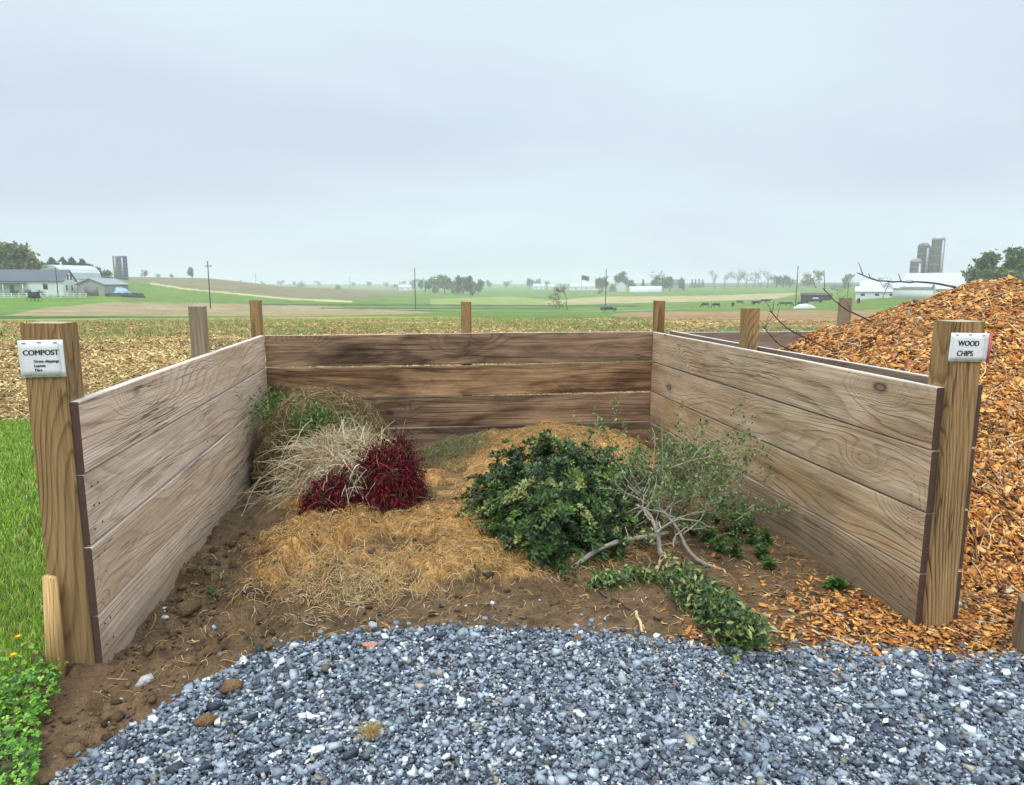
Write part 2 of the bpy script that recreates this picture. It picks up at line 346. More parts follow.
# left hillside
hillcrest_brown = line([(0, 270), (130, 270), (256, 270), (400, 270), (440, 270)])
setc((pxg < 440) & (pyg < line([(100, 277), (185, 289), (290, 299), (350, 300), (400, 294), (440, 286)])) & (rr > 150) & (rr < 900), (.19, .165, .085))
setc((pxg < 120) & (rr > 150) & (rr < 330), (.125, .22, .035))
setc((pxg > 150) & (pxg < 352) & (np.abs(pyg-line([(150, 284), (185, 289.5), (290, 299.5), (380, 303), (440, 303)])) < .9) & (rr > 140), (.42, .38, .19))
setc((pxg < 440) & (pyg > line([(0, 317), (40, 309), (110, 303), (300, 305), (440, 313)])) & (pyg < line([(0, 318), (300, 317), (440, 313)])), (.30, .235, .125))
setc((pxg < 330) & (pyg > line([(0, 317), (300, 317), (330, 316)])) & (pyg < 320.5), (.06, .12, .03))
# middle distance
setc((pxg > 430) & (pxg < 610) & (pyg > line([(430, 299), (512, 296.5), (540, 299), (600, 305)])) & (pyg < 306) & (rr > 200), (.23, .28, .075))
setc((pxg > 535) & (pxg < 800) & (pyg > line([(535, 302), (600, 296.5), (700, 295.5), (800, 292)])) & (pyg < line([(535, 303), (600, 303.5), (700, 301), (775, 298.5), (800, 293)])) & (rr > 200), (.36, .31, .15))
setc((pxg > 256) & (pxg < 640) & (np.abs(pyg-305.3-.002*(pxg-400)) < .7), (.05, .08, .03))
setc((pxg > 320) & (pxg < 560) & (np.abs(pyg-308.6) < .5), (.05, .08, .03))
setc((pxg > 560) & (pyg > line([(560, 322), (630, 312), (800, 310), (900, 309)])) & (pyg < 330), (.29, .19, .095))
setc((pxg > 700) & (pyg < 291) & (rr > 500), (.13, .21, .045))
setc((pxg > 640) & (pyg < 286.5) & (rr > 700), (.08, .13, .06))
# near stubble with weeds in it
st = pyg > line([(-50, 320.5), (330, 317), (430, 316.5), (540, 318), (600, 326), (660, 333), (1100, 333)])
setc(st, (.31, .20, .085))
weedy = np.clip(ss(.0, .5, wob)*.75+ss(340, 322, pyg)*.45*(pxg < 560), 0, .85)*(rr > 9)*(st)*(pyg < 345)
c = c*(1-weedy[..., None])+weedy[..., None]*np.array([.26, .29, .07])
strip = ((pxg > 470) & (pyg > line([(470, 313.5), (600, 314), (700, 326), (900, 326)])) & (pyg < line([(470, 317), (600, 326), (700, 331), (900, 331)])))
setc(strip, (.12, .19, .045))
c = c*(1+.35*n3)*(1+.25*fbm(gx/1.5, gy/1.5, 5, 3)[..., None]*(rr < 200)[..., None])
na, nd = len(AZ), len(DD); ii = np.arange(na*nd).reshape(nd, na)
Fq = np.stack([ii[:-1], np.roll(ii[:-1], -1, 1), np.roll(ii[1:], -1, 1), ii[1:]], -1).reshape(-1, 4)[:, ::-1]
m, nt, b = newmat('field_ground'); t = NT(nt); a = t.n('ShaderNodeAttribute', attribute_name='Col'); ge = t.n('ShaderNodeNewGeometry').outputs['Position']
nn = t.noise(ge, .8, 8, .7); k = t.math('MULTIPLY_ADD', nn, 1.0, .5); nn2 = t.noise(ge, 12, 6, .7); k2 = t.math('MULTIPLY_ADD', nn2, .9, .55)
t.l(t.mix(1.0, t.mix(1.0, a.outputs[0], k, 'MULTIPLY'), k2, 'MULTIPLY'), b.inputs['Base Color']); b.inputs['Roughness'].default_value = .95; b.inputs['Specular IOR Level'].default_value = .1
t.bump(t.noise(ge, 9, 8, .7), b, .8, .05)
g = mesh('ground', np.stack([gx, gy, gz], -1), Fq, m, col=c.reshape(-1, 3), smooth=True); tag(g, kind='structure')

# the lane across the valley: a pale asphalt ribbon lying on the land
rp = []
for px in np.linspace(395, 690, 60):
    for D in (188, 194): p = spot(px, D+3*math.sin(px/90)); rp.append([p[0], p[1], p[2]+.22])
rp = np.array(rp); k = np.arange(59)*2
road = mesh('road', rp, np.stack([k, k+2, k+3, k+1], -1), plain('asphalt', (.36, .38, .40), .9, .5, .1)); tag(road, kind='structure')

# ------------------------------------------------------------------ near ground sheets
X0, X1, YF, YB, HW, BP = -1.249, 2.300, 2.747, 6.302, 1.147, .29
YFL, YFR = 2.80, 2.69
gl = np.array([onz(px, py)[:2] for px, py in [(25, 830), (62, 785), (130, 735), (200, 692), (262, 655), (350, 640), (450, 633), (560, 634), (640, 641), (700, 652), (760, 661), (830, 654), (900, 652), (960, 660), (1024, 657), (1100, 657)]])
gl[:4, 0] -= [.02, .02, .02, .01]
gl = np.concatenate([[[gl[0, 0]-.25, 1.2]], gl, [[7.5, gl[-1, 1]-.1]]])
# lawn extent
def lawn_edge(y): return np.interp(y, [1.0, 1.9, 2.15, 2.44, 2.68, 2.80, 2.82, 6, 7.5, 9], [-1.16, -1.20, -1.26, -1.36, -1.40, -1.42, -1.46, -1.40, -1.40, -1.40])
def in_lawn(x, y): return (lawn_edge(y)+.05*fbm(x*5, y*5, 80, 3)-x > 0) & (y < 8.45+.35*fbm(x*.9, y*0, 81, 3)+.10*(x+3))
def gline_y(x): return np.interp(x, gl[:, 0], gl[:, 1])
def in_gravel(x, y): return gline_y(x)+.05*fbm(x*3, y*3, 40, 3)+.05*fbm(x*11, y*11, 43, 2)-y      # >0 inside
def hay_h(x, y):
    m = ss(-1.05, -.65, x+.12*fbm(x*2, y*2, 31, 2))*ss(1.9, .7, x)
    f = ss(3.15, 3.75, y+.35*np.abs(x-.0)*0+.25*fbm(x*1.7, y*1.7, 33, 3))
    m2 = ss(.9, 1.6, x)*ss(2.3, 1.9, x)*ss(5.0, 5.7, y)*.18
    m = m*(.35+.65*ss(-.30, .10, fbm(x*2.6+3, y*2.6, 37, 4)))
    low = 1-.72*ss(4.8, 5.8, y)*ss(.75, .2, x)
    b = low*m*f*(.12+.07*fbm(x*1.6, y*1.6, 35, 4)+.05*ss(4.6, 6, y)+.05*fbm(x*7, y*7, 36, 3)) + m2
    b += .15*np.exp(-(((x-1.1)/.5)**2+((y-5.75)/.45)**2))+.03*np.exp(-(((x-.3)/.3)**2+((y-5.9)/.3)**2))
    return np.maximum(b, 0)
def clod(x, y): return np.abs(fbm(x*5, y*5, 50, 4))*.075+(.5-np.abs(fbm(x*14, y*14, 55, 3)))*.030*ss(-.25, .2, fbm(x*3, y*3, 57, 2))+np.abs(fbm(x*40, y*40, 56, 2))*.010
def rise(x, y): return .07*np.exp(-((x+1.48)/.22)**2-((y-2.80)/.40)**2)+.02*ss(-1.3, -1.7, x)
def dirt_z(x, y):
    near = ss(.02, -.25, in_gravel(x, y))
    lumpy = .45+1.3*ss(.2, -1.0, x)-.1*ss(1.6, 2.2, x)
    z = .006+near*(.012+(clod(x, y)-.012)*lumpy+.02*(fbm(x*1.3, y*1.3, 58, 2)+.2))+hay_h(x, y)
    z -= .05*np.exp(-((x-X0-.1)/.35)**2)*ss(4.2, 2.9, y)*near
    z = np.maximum(z, .004)+rise(x, y)*np.where(x < X0+.3, 1, 1)*near
    return np.where(in_lawn(x+.06, y), np.minimum(z, rise(x, y)+.004), z)
def grid(x0, x1, y0, y1, r):
    xs = np.arange(x0, x1+r/2, r); ys = np.arange(y0, y1+r/2, r); X, Y = np.meshgrid(xs, ys)
    i = np.arange(X.size).reshape(X.shape); F = np.stack([i[:-1, :-1], i[:-1, 1:], i[1:, 1:], i[1:, :-1]], -1).reshape(-1, 4); return X, Y, F
def keep(F, V, cond):
    m = cond[F].all(1); F = F[m]; u, inv = np.unique(F, return_inverse=True); return V[u], inv.reshape(F.shape), u
X, Y, F = grid(-2.6, 2.6, 1.4, 6.45, .013)
Zd = dirt_z(X, Y); hm = ss(.03, .11, hay_h(X, Y)+.05*fbm(X*9, Y*9, 60, 3))[..., None]
dn = fbm(X*2.2, Y*2.2, 62, 4)[..., None]; dn2 = fbm(X*22, Y*22, 65, 3)[..., None]
dc = np.array([.130, .077, .037])*(1+1.1*dn+.8*dn2); dc = dc*(1-.35*ss(0, .5, dn))+np.array([.20, .14, .08])*.45*ss(.05, .6, -dn)
hc = np.array([.66, .37, .13])*(1+.55*fbm(X*3, Y*3, 70, 4)[..., None]+.3*dn2)
olive = ss(.0, .4, fbm(X*1.4, Y*1.4, 73, 3))[..., None]; hc = hc*(1-.65*olive)+olive*.65*np.array([.20, .14, .06])
cd = dc*(1-hm)+hc*hm
V = np.stack([X, Y, Zd], -1).reshape(-1, 3); cd = cd.reshape(-1, 3)
V2, F2, u = keep(F, V, ((X > -1.62-.0*Y) & (in_gravel(X, Y) < .25)).ravel())
m_dirt = attr_mat('damp_earth', .8, 55, .5, 60, 1.0, .02, spec=.3)
d = mesh('dirt_ground', V2, F2, m_dirt, col=cd[u], smooth=True); tag(d, kind='structure')
# gravel bed under the loose stones
X, Y, F = grid(-3.4, 7.0, .9, 3.6, .03)
ig = in_gravel(X, Y); V = np.stack([X, Y, .001+.014*ss(-.06, .1, ig)], -1).reshape(-1, 3)
V2, F2, u = keep(F, V, (ig > -.05).ravel() & (V[:, 0] > -2.1))
gb = mesh('gravel_bed', V2, F2, plain('stone_dust', (.12, .125, .13), .9, 60, .5, bst=.6, bsc=120)); tag(gb, kind='structure')
X, Y, F = grid(-9, -.9, .3, 9.0, .05)
V = np.stack([X, Y, .010+.014*(fbm(X*2, Y*2, 82, 3)+.5)+rise(X, Y)], -1).reshape(-1, 3); V2, F2, u = keep(F, V, in_lawn(X, Y).ravel())
lw = mesh('lawn', V2, F2, plain('lawn_soil', (.045, .075, .018), .95, 8, .4)); tag(lw, kind='structure')

# ------------------------------------------------------------------ gravel stones (stuff)
def sample(n, x0, x1, y0, y1, cond):
    x = rng.uniform(x0, x1, n); y = rng.uniform(y0, y1, n); k = cond(x, y); return x[k], y[k]
GP = [(.125, .147, .185), (.19, .22, .265), (.27, .305, .35), (.05, .06, .085), (.39, .43, .47), (.62, .64, .65), (.27, .24, .18)]
GW = [.24, .23, .18, .17, .10, .05, .03]
parts = []
for (n, lo, hi, zb, yl) in ((130000, .0038, .0072, .016, 3.5), (62000, .006, .0115, .019, 3.6), (6500, .011, .020, .022, 3.7)):
    x, y = sample(n, -2.0, 4.6, 1.55, yl, lambda x, y: (in_gravel(x, y) > -.03+.05*rng.random(len(x))))
    k = len(x); s = rng.uniform(lo, hi, k)
    big = ss(.1, .7, fbm(x*1.1, y*1.1, 90, 2)+.3*(x > 1.6)+.25*(in_gravel(x, y) < .25)); keepm = rng.random(k) < (.45+.55*big if lo > .01 else 1.0); x, y, s = x[keepm], y[keepm], s[keepm]; k = len(x)
    S = np.stack([s*rng.uniform(.8, 1.35, k), s*rng.uniform(.55, .9, k), s*rng.uniform(.3, .6, k)], -1)
    P = np.stack([x, y, zb+rng.uniform(-.004, .012, k)+.5*S[:, 2]+.02*(fbm(x*1.5, y*1.5, 91, 2))*0], -1)
    parts.append(inst(P, S*1.75, rot_rand(k, .5), CH_V*[1, 1, 1.15], BOXT, .42, pick(GP, k, .3, GW)))
x, y = sample(16000, -1.35, 4.2, 1.7, 4.3, lambda x, y: (in_gravel(x, y) < .0) & (rng.random(len(x)) < .9*np.exp(in_gravel(x, y)/.055)+.004) & ~in_lawn(x, y) & ((x < X1-.02) | (y < 2.6)) & ((x > X0+.02) | (y < 2.7)))
k = len(x); sz = rng.uniform(.004, .014, k); S = np.stack([sz, sz*.75, sz*.5], -1)*1.75; parts.append(inst(np.stack([x, y, dirt_z(x, y)+sz*.3], -1), S, rot_rand(k, .5), CH_V*[1, 1, 1.15], BOXT, .42, pick(GP, k, .3, GW)))
V, F, cc_ = join(parts)
m_stone = attr_mat('crushed_bluestone', .65, 250, .25, 300, .25, .002, spec=.4)
gs = mesh('gravel', V, F, m_stone, col=cc_); tag(gs, kind='stuff', label='loose blue grey crushed stone spread in front of the bin', cat='gravel')

# ------------------------------------------------------------------ wood chips: mound + loose chips
def pile_h(x, y):
    dx = np.where(x < 5.1, (5.1-x)/1.42, (x-5.1)/.62); dy = np.where(y < 5.25, 5.25-y, (y-5.25)*1.45)
    r = (np.abs(dx)**3+np.abs(dy)**3)**(1/3)
    h = 1.62*(1-(r/2.42)**1.55)+.10*fbm(x*1.4, y*1.4, 100, 3)+.03*fbm(x*6, y*6, 101, 3)
    return h
X, Y, F = grid(2.53, 6.0, 2.4, 6.30, .025)
Zp = pile_h(X, Y); V = np.stack([X, Y, np.maximum(Zp, -.02)], -1).reshape(-1, 3); V2, F2, u = keep(F, V, (Zp > -.015).ravel())
m_chip = attr_mat('wood_chip', .7, 30, .25, 60, .3, .003, spec=.3)
ccp = np.array([.12, .055, .022])*(1+.5*fbm(X*12, Y*12, 102, 3)[..., None]); mound = None
CP = [(.60, .27, .07), (.72, .36, .10), (.48, .18, .04), (.80, .48, .19), (.26, .09, .028), (.38, .15, .04), (.08, .035, .016), (.50, .38, .26)]
CW = [.21, .15, .17, .08, .13, .13, .09, .04]
def chips(x, y, z, lmin, lmax, tilt=.5, nrm=None):
    k = len(x); L = rng.uniform(lmin, lmax, k)*np.where(rng.random(k) < .12, 1.7, 1); S = np.stack([L, L*rng.uniform(.22, .6, k), rng.uniform(.002, .005, k)], -1)
    R_ = rot_rand(k, tilt)
    if nrm is not None:
        Zax = unit(nrm); q = unit(np.cross(np.broadcast_to([0, 1, 0], Zax.shape), Zax)); w_ = np.cross(Zax, q); B = np.stack([q, w_, Zax], -1); R_ = np.einsum('nij,njk->nik', B, R_)
    tone = 1+.25*fbm(x*1.5, y*1.5, 103, 2)[:, None]
    return inst(np.stack([x, y, z+.004], -1), S, R_, CH_V, BOXF, .35, pick(CP, k, .2, CW)*tone)
parts = [(V2, F2, ccp.reshape(-1, 3)[u])]
for (n, a, b_, band) in ((80000, .012, .034, 0), (36000, .022, .05, 1)):
    x, y = sample(n, 2.54, 6.0, 2.5, 6.2, lambda x, y: (pile_h(x, y) > -.01) & (rng.random(len(x)) < (1 if band else np.clip(1.35-(y-2.5)/3, .25, 1))))
    e = .04; hx = (pile_h(x+e, y)-pile_h(x-e, y))/(2*e); hy = (pile_h(x, y+e)-pile_h(x, y-e))/(2*e)
    parts.append(chips(x, y, pile_h(x, y)+rng.uniform(-.004, .014, len(x)), a, b_, .55, np.stack([-hx, -hy, np.ones_like(hx)], -1)))
# stringy bark slivers among the chips
n = 1500; x, y = sample(n, 2.56, 6.0, 2.7, 6.1, lambda x, y: pile_h(x, y) > .02); n = len(x)
a0 = rng.uniform(0, 2*PI, n); L = rng.uniform(.08, .28, n); s_ = np.linspace(-.5, .5, 5)
bend = rng.normal(0, .25, n); xs = x[:, None]+np.cos(a0)[:, None]*s_*L[:, None]-np.sin(a0)[:, None]*(s_**2*L[:, None]*bend[:, None]*2); ys = y[:, None]+np.sin(a0)[:, None]*s_*L[:, None]+np.cos(a0)[:, None]*(s_**2*L[:, None]*bend[:, None]*2)
okk = (xs.min(1) > 2.55); xs, ys = xs[okk], ys[okk]; n = len(xs)
P = np.stack([xs, ys, pile_h(xs, ys)+.018+rng.uniform(0, .012, (n, 1))], -1)
parts.append(tubes(P, np.broadcast_to(rng.uniform(.0015, .005, (n, 1)), (n, 5)), 4, pick([(.45, .24, .09), (.25, .13, .06), (.6, .42, .22)], n, .2)))
V, F, cc_ = join(parts)
cp_o = mesh('wood_chip_pile', V, F, m_chip, col=cc_); tag(cp_o, kind='stuff', label='tall heap of orange brown wood chips behind the divider wall', cat='wood chips')
# spilled chips in front of the divider and in the bin's near right corner
def spill(x, y):
    d1 = ((x-2.17)/.34)**2+((y-2.80)/.30)**2; d2 = ((x-2.75)/.9)**2+((y-2.60)/.22)**2; d3 = ((x-3.3)/1.5)**2+((y-2.72)/.22)**2
    d4 = ((x-1.9)/.35)**2+((y-3.15)/.35)**2+2.0
    return np.exp(-np.minimum(np.minimum(d1, d2), np.minimum(d3, d4)))
x, y = sample(52000, 1.0, 5.2, 2.35, 4.2, lambda x, y: (rng.random(len(x)) < spill(x, y)**1.3) & ~((x > X1-.01) & (x < X1+.26) & (y > 2.7)) & ((x < 2.56) | (pile_h(x, y) < .02)))
zz = np.where(in_gravel(x, y) > 0, .02, dirt_z(x, y)); zz = zz+.012*spill(x, y)*rng.random(len(x))
V, F, cc_ = chips(x, y, zz, .012, .036, .45)
sc_ = mesh('spilled_wood_chips', V, F, m_chip, col=cc_); tag(sc_, kind='stuff', label='loose wood chips spilled round the foot of the divider wall', cat='wood chips')
# ------------------------------------------------------------------ timber bin
def L3(r, g, b): return (r, g, b)
W_L = wood('weathered_board_pale', L3(.74, .575, .455), L3(.25, .145, .09), L3(.46, .30, .19), .5, .62, freq=42, knot=.8, grime=.45, seed=1)
W_B = wood('weathered_board_brown', L3(.44, .275, .155), L3(.08, .038, .02), L3(.065, .030, .016), .95, .55, freq=30, knot=1.0, grime=.3, seed=5, vary=.3)
W_R = wood('weathered_board_grey', L3(.57, .44, .31), L3(.14, .08, .045), L3(.30, .18, .095), .6, .6, freq=44, knot=1.0, grime=.55, seed=9, green=.25)
W_O = wood('weathered_board_dark', L3(.33, .24, .185), L3(.10, .065, .05), L3(.16, .11, .085), .5, .4, freq=28, seed=3)
W_P = wood('treated_post_wood', L3(.40, .245, .10), L3(.075, .032, .011), L3(.20, .125, .06), .4, 1.0, axis='z', freq=62, knot=.7, seed=2, knotsc=.8, vary=.1)
W_PG = wood('weathered_post_wood', L3(.36, .28, .20), L3(.12, .08, .05), L3(.24, .19, .15), .5, .6, axis='z', freq=26, knot=.8, seed=6)
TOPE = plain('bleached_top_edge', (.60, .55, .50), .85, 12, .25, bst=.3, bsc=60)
END = plain('end_grain', (.085, .048, .034), .8, 30, .35)
POSTTOP = plain('post_top_grain', (.42, .34, .24), .85, 40, .4, bst=.5, bsc=90)
NAIL = plain('nail_head', (.10, .09, .085), .5, 30, .2, metal=.6)
bin_ = thing('compost_bin', 'open fronted timber bay of thick weathered boards bolted to square posts', 'compost bin', ((X0+X1)/2, YF, 0))
BT = .040
def board(L, hgt, mat, loc, rz, y0=0, parent=bin_, warp=.003, sag=0.0, top=True, name='wall_board'):
    """plank: x = length, y = thickness, z = height, eased edges; the two ends carry end grain"""
    n = max(6, int(L/.18)); xs = np.linspace(0, L, n); e = .004
    prof = np.array([[0, e], [e, 0], [BT-e, 0], [BT, e], [BT, hgt-e], [BT-e, hgt], [e, hgt], [0, hgt-e]])
    ph_ = rng.uniform(0, 10, 3)
    V = []
    for x in xs:
        wz = warp*math.sin(x*1.3+ph_[0]); wy = warp*.8*math.sin(x*.9+ph_[1])
        for (py_, pz_) in prof: V.append([x, py_+wy+warp*.5*(pz_/hgt-.5)*math.sin(x+ph_[2]), pz_+wz*(1 if pz_ > hgt/2 else .5)+sag*x])
    F, mi = [], []
    for i in range(n-1):
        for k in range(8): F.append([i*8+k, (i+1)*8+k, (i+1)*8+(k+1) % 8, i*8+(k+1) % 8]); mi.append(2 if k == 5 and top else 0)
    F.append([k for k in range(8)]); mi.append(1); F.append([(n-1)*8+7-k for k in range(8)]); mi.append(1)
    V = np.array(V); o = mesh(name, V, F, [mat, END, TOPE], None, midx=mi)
    o.matrix_world = Matrix.Translation(loc) @ Matrix.Rotation(rz, 4, 'Z')
    o.parent = parent; o.matrix_parent_inverse = Matrix.Translation(-parent.location)
    return o
def nails(bd, L, hgt, yface, xs):
    for x in xs:
        for z in (.05, hgt*.5, hgt-.05):
            V, F = cyl(0, 0, 0, .0025, .0045, .0035, 8); V = V[:, [0, 2, 1]]; s = -1 if yface <= 0 else 1
            V[:, 1] = yface+s*(V[:, 1]-.0005); V[:, 0] += x+rng.uniform(-.008, .008); V[:, 2] += z+rng.uniform(-.01, .01)
            mesh('nail', V, F, NAIL, bd)
PW = .14
def post(x, y, z1, mat=W_P, parent=bin_, w_=PW, lean=(0, 0), z0=-.05, nm='post'):
    rr_ = w_/2; e = .005; Z = np.linspace(z0, z1, 10)
    pr = [(-rr_+e, -rr_), (rr_-e, -rr_), (rr_, -rr_+e), (rr_, rr_-e), (rr_-e, rr_), (-rr_+e, rr_), (-rr_, rr_-e), (-rr_, -rr_+e)]
    V = [[a+lean[0]*z_, b+lean[1]*z_, z_+(rng.uniform(-.003, .003) if i == 9 else 0)] for i, z_ in enumerate(Z) for (a, b) in pr]
    F = [[i*8+k, i*8+(k+1) % 8, (i+1)*8+(k+1) % 8, (i+1)*8+k] for i in range(9) for k in range(8)]; mi = [0]*len(F)
    F.append([9*8+k for k in range(8)]); mi.append(1)
    o = mesh(nm, V, F, [mat, POSTTOP], None, midx=mi); o.location = (x, y, 0); o.parent = parent; o.matrix_parent_inverse = Matrix.Translation(-parent.location); return o
BH = .2815
R90 = PI/2
for k in range(4):
    z = HW-BH-k*BP
    # left wall: inner face at X0, boards run in depth; local y (thickness) points to -x after +90 deg turn
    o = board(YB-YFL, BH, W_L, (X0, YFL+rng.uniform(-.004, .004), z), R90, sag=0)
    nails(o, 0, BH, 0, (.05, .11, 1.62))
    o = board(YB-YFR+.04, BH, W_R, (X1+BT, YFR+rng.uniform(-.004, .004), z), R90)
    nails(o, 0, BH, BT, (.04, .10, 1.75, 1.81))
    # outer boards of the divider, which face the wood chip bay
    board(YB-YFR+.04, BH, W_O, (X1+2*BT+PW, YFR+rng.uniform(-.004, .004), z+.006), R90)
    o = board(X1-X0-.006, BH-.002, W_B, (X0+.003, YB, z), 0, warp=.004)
PT = 1.445
P4 = .09
post(X0-BT-PW/2+.012, YFL-.01+PW/2, PT)
post(X0-BT-P4/2, 4.66+P4/2, PT+.005, W_PG, w_=P4)
post(X0-BT-P4/2, YB+BT+.055+P4/2, PT, W_P, w_=P4)
post(.53, YB+BT+P4/2, PT-.01, W_P, w_=P4)
XD = X1+BT+PW/2-.006
post(XD, YFR-.03+PW/2, PT-.008)
post(XD+.012, 4.60+.05, PT-.02, W_P, w_=.100)
post(X1+BT+P4/2, YB+BT+P4/2, PT-.005, W_P, w_=P4)
# second bay: same construction, sharing the divider
bay = thing('wood_chip_bay', 'second timber bay beyond the divider holding the wood chip heap', 'storage bay', (4.3, YB, 0))
X2, X3 = X1+2*BT+PW+BT+.003, 6.06
for k in range(4):
    z = HW-BH-k*BP
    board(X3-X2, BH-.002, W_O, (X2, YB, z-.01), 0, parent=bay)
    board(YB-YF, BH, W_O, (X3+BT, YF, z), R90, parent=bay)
post(4.345, YB+BT+PW/2, PT+.02, W_PG, parent=bay, w_=.095); post(X3+BT+PW/2, YB+BT+PW/2, PT, W_P, parent=bay); post(X3+BT+PW/2, YF+.06, PT, W_P, parent=bay); post(X3+BT+PW/2, 4.5, PT, W_PG, parent=bay)

# short raw stake leaning on the front left post
sv = boxv(-.030, .036, -.013, .013, -.06, .375); sv[4:, 0] = [-.006, .036, .036, -.006]; sv[[4, 7], 2] += .010
stake = mesh('wooden_stake', sv, BOXF.copy(), wood('raw_stake_wood', L3(.78, .50, .22), L3(.55, .30, .11), L3(.62, .38, .15), .3, .3, axis='z', freq=60, knot=.2, seed=8))
stake.location = (-1.402, 2.752, .10); stake.rotation_euler = (math.radians(1.0), math.radians(1.0), math.radians(-6))
tag(stake, 'short fresh yellow wood stake leaning on the front of the COMPOST sign post', 'stake')

# ------------------------------------------------------------------ signs
PAPER = plain('laminated_paper', (.74, .78, .80), .35, 14, .12, bst=.15, bsc=20, spec=.5); INK = plain('black_ink', (.025, .025, .03), .5, 5, .1)
SLEEVE = plain('plastic_sleeve', (.80, .86, .88), .18, 8, .1, spec=.6); STAPLE = plain('staple', (.28, .17, .10), .5, 20, .3, metal=.5); RED = plain('red_tape_edge', (.55, .12, .14), .6, 40, .4)
GREYST = plain('water_stain', (.50, .52, .46), .6, 20, .3)
def text_mesh(s, size, parent, x, z, y, bold=.0, sx=1.0, name='lettering'):
    cu = bpy.data.curves.new('t', 'FONT'); cu.body = s; cu.size = size; cu.extrude = .0003; cu.align_x = 'LEFT'
    o = bpy.data.objects.new('t', cu); C.objects.link(o); dg = bpy.context.evaluated_depsgraph_get()
    me = bpy.data.meshes.new_from_object(o.evaluated_get(dg)); bpy.data.objects.remove(o); me.materials.clear(); me.materials.append(INK)
    xs = [v.co.x for v in me.vertices]; w_ = (max(xs)-min(xs)) or 1; x0 = min(xs)
    for v in me.vertices: v.co = ((v.co.x-x0)*sx+x, y-v.co.z, v.co.y+z)
    if bold:
        bm = bmesh.new(); bm.from_mesh(me); g0 = bm.verts[:]+bm.edges[:]+bm.faces[:]
        for k in (1, 2):
            d_ = bmesh.ops.duplicate(bm, geom=g0); bmesh.ops.translate(bm, verts=[e for e in d_['geom'] if isinstance(e, bmesh.types.BMVert)], vec=(bold*k, -.00012*k, bold*.3*k))
        bm.to_mesh(me); bm.free()
    q = bpy.data.objects.new(name, me); C.objects.link(q); q.parent = parent; return w_*sx
def sheet(w_, h_, y, nx=9, nz=7, amp=.003, th=.0012, seed=0):
    X, Z = np.meshgrid(np.linspace(-w_/2, w_/2, nx), np.linspace(0, h_, nz)); Y = y-amp*np.abs(fbm(X*14, Z*14, seed, 2))-amp*1.5*(np.abs(X)/(w_/2))**4
    f = np.stack([X, Y, Z], -1).reshape(-1, 3); b2 = f+[0, th, 0]; i = np.arange(nx*nz).reshape(nz, nx); n = nx*nz
    q = np.stack([i[:-1, :-1], i[:-1, 1:], i[1:, 1:], i[1:, :-1]], -1).reshape(-1, 4)
    bd = np.concatenate([i[0, :], i[1:, -1], i[-1, :-1][::-1], i[1:-1, 0][::-1]]); nb = np.roll(bd, -1)
    side = np.stack([bd, bd+n, nb+n, nb], -1)
    return np.concatenate([f, b2]), np.concatenate([q, q[:, ::-1]+n, side])
def sign(label, pxl, pxr, pyt, pyb, ypl, roll, lines, red=False):
    a_ = aty((pxl+pxr)/2, pyb, ypl); b_ = aty((pxl+pxr)/2, pyt, ypl); l_ = aty(pxl, pyb, ypl); r_ = aty(pxr, pyb, ypl)
    W_, H_ = r_[0]-l_[0], b_[2]-a_[2]
    s = thing('sign', label, 'sign', (a_[0], ypl, a_[2])); s.rotation_euler = (0, roll, 0)
    V, F = sheet(W_, H_, -.002, amp=.0009, seed=5); mesh('plastic_sleeve', V, F, SLEEVE, s)
    V, F = sheet(W_*.86, H_*.9, -.0052, amp=.0002, seed=5); V[:, 2] += H_*.04; V[:, 0] -= W_*.02; mesh('paper', V, F, PAPER, s)
    for (tx, tz, sz, sx, bo, y_) in lines: text_mesh(tx, sz*H_, s, y_*W_, tz*H_, -.0064, bo, sx)
    for (fx, fz) in ((-.36, .93), (-.02, .95), (.33, .93), (-.3, .05), (.02, .04), (.33, .05)):
        V, F = box(fx*W_-.007, fx*W_+.007, -.0080, -.0060, fz*H_-.0012, fz*H_+.0012); mesh('staple', V, F, STAPLE, s)
    if red:
        V, F = box(W_*.5-.002, W_*.5+.010, -.006, -.001, -.004, H_*1.02); mesh('tape_edge', V, F, RED, s)
    return s, W_, H_
yp1 = YFL-.01-.004
sign('white paper sign reading COMPOST in a clear sleeve stapled to a post', 22, 67, 340, 377, yp1, math.radians(-.5),
     [('COMPOST', .60, .20, .95, .0009, -.40), ('Grass clippings', .40, .105, 1.0, .0005, -.18), ('Leaves', .28, .105, 1.0, .0005, -.18), ('Dirt', .16, .105, 1.0, .0005, -.17)])
yp2 = YFR-.03-.004
sign('white paper sign reading WOOD CHIPS stapled crookedly on a post', 947.5, 986, 333, 361.5, yp2, math.radians(1.5),
     [('WOOD', .55, .26, .92, .0010, -.31), ('CHIPS', .20, .26, .92, .0010, -.31)], red=True)

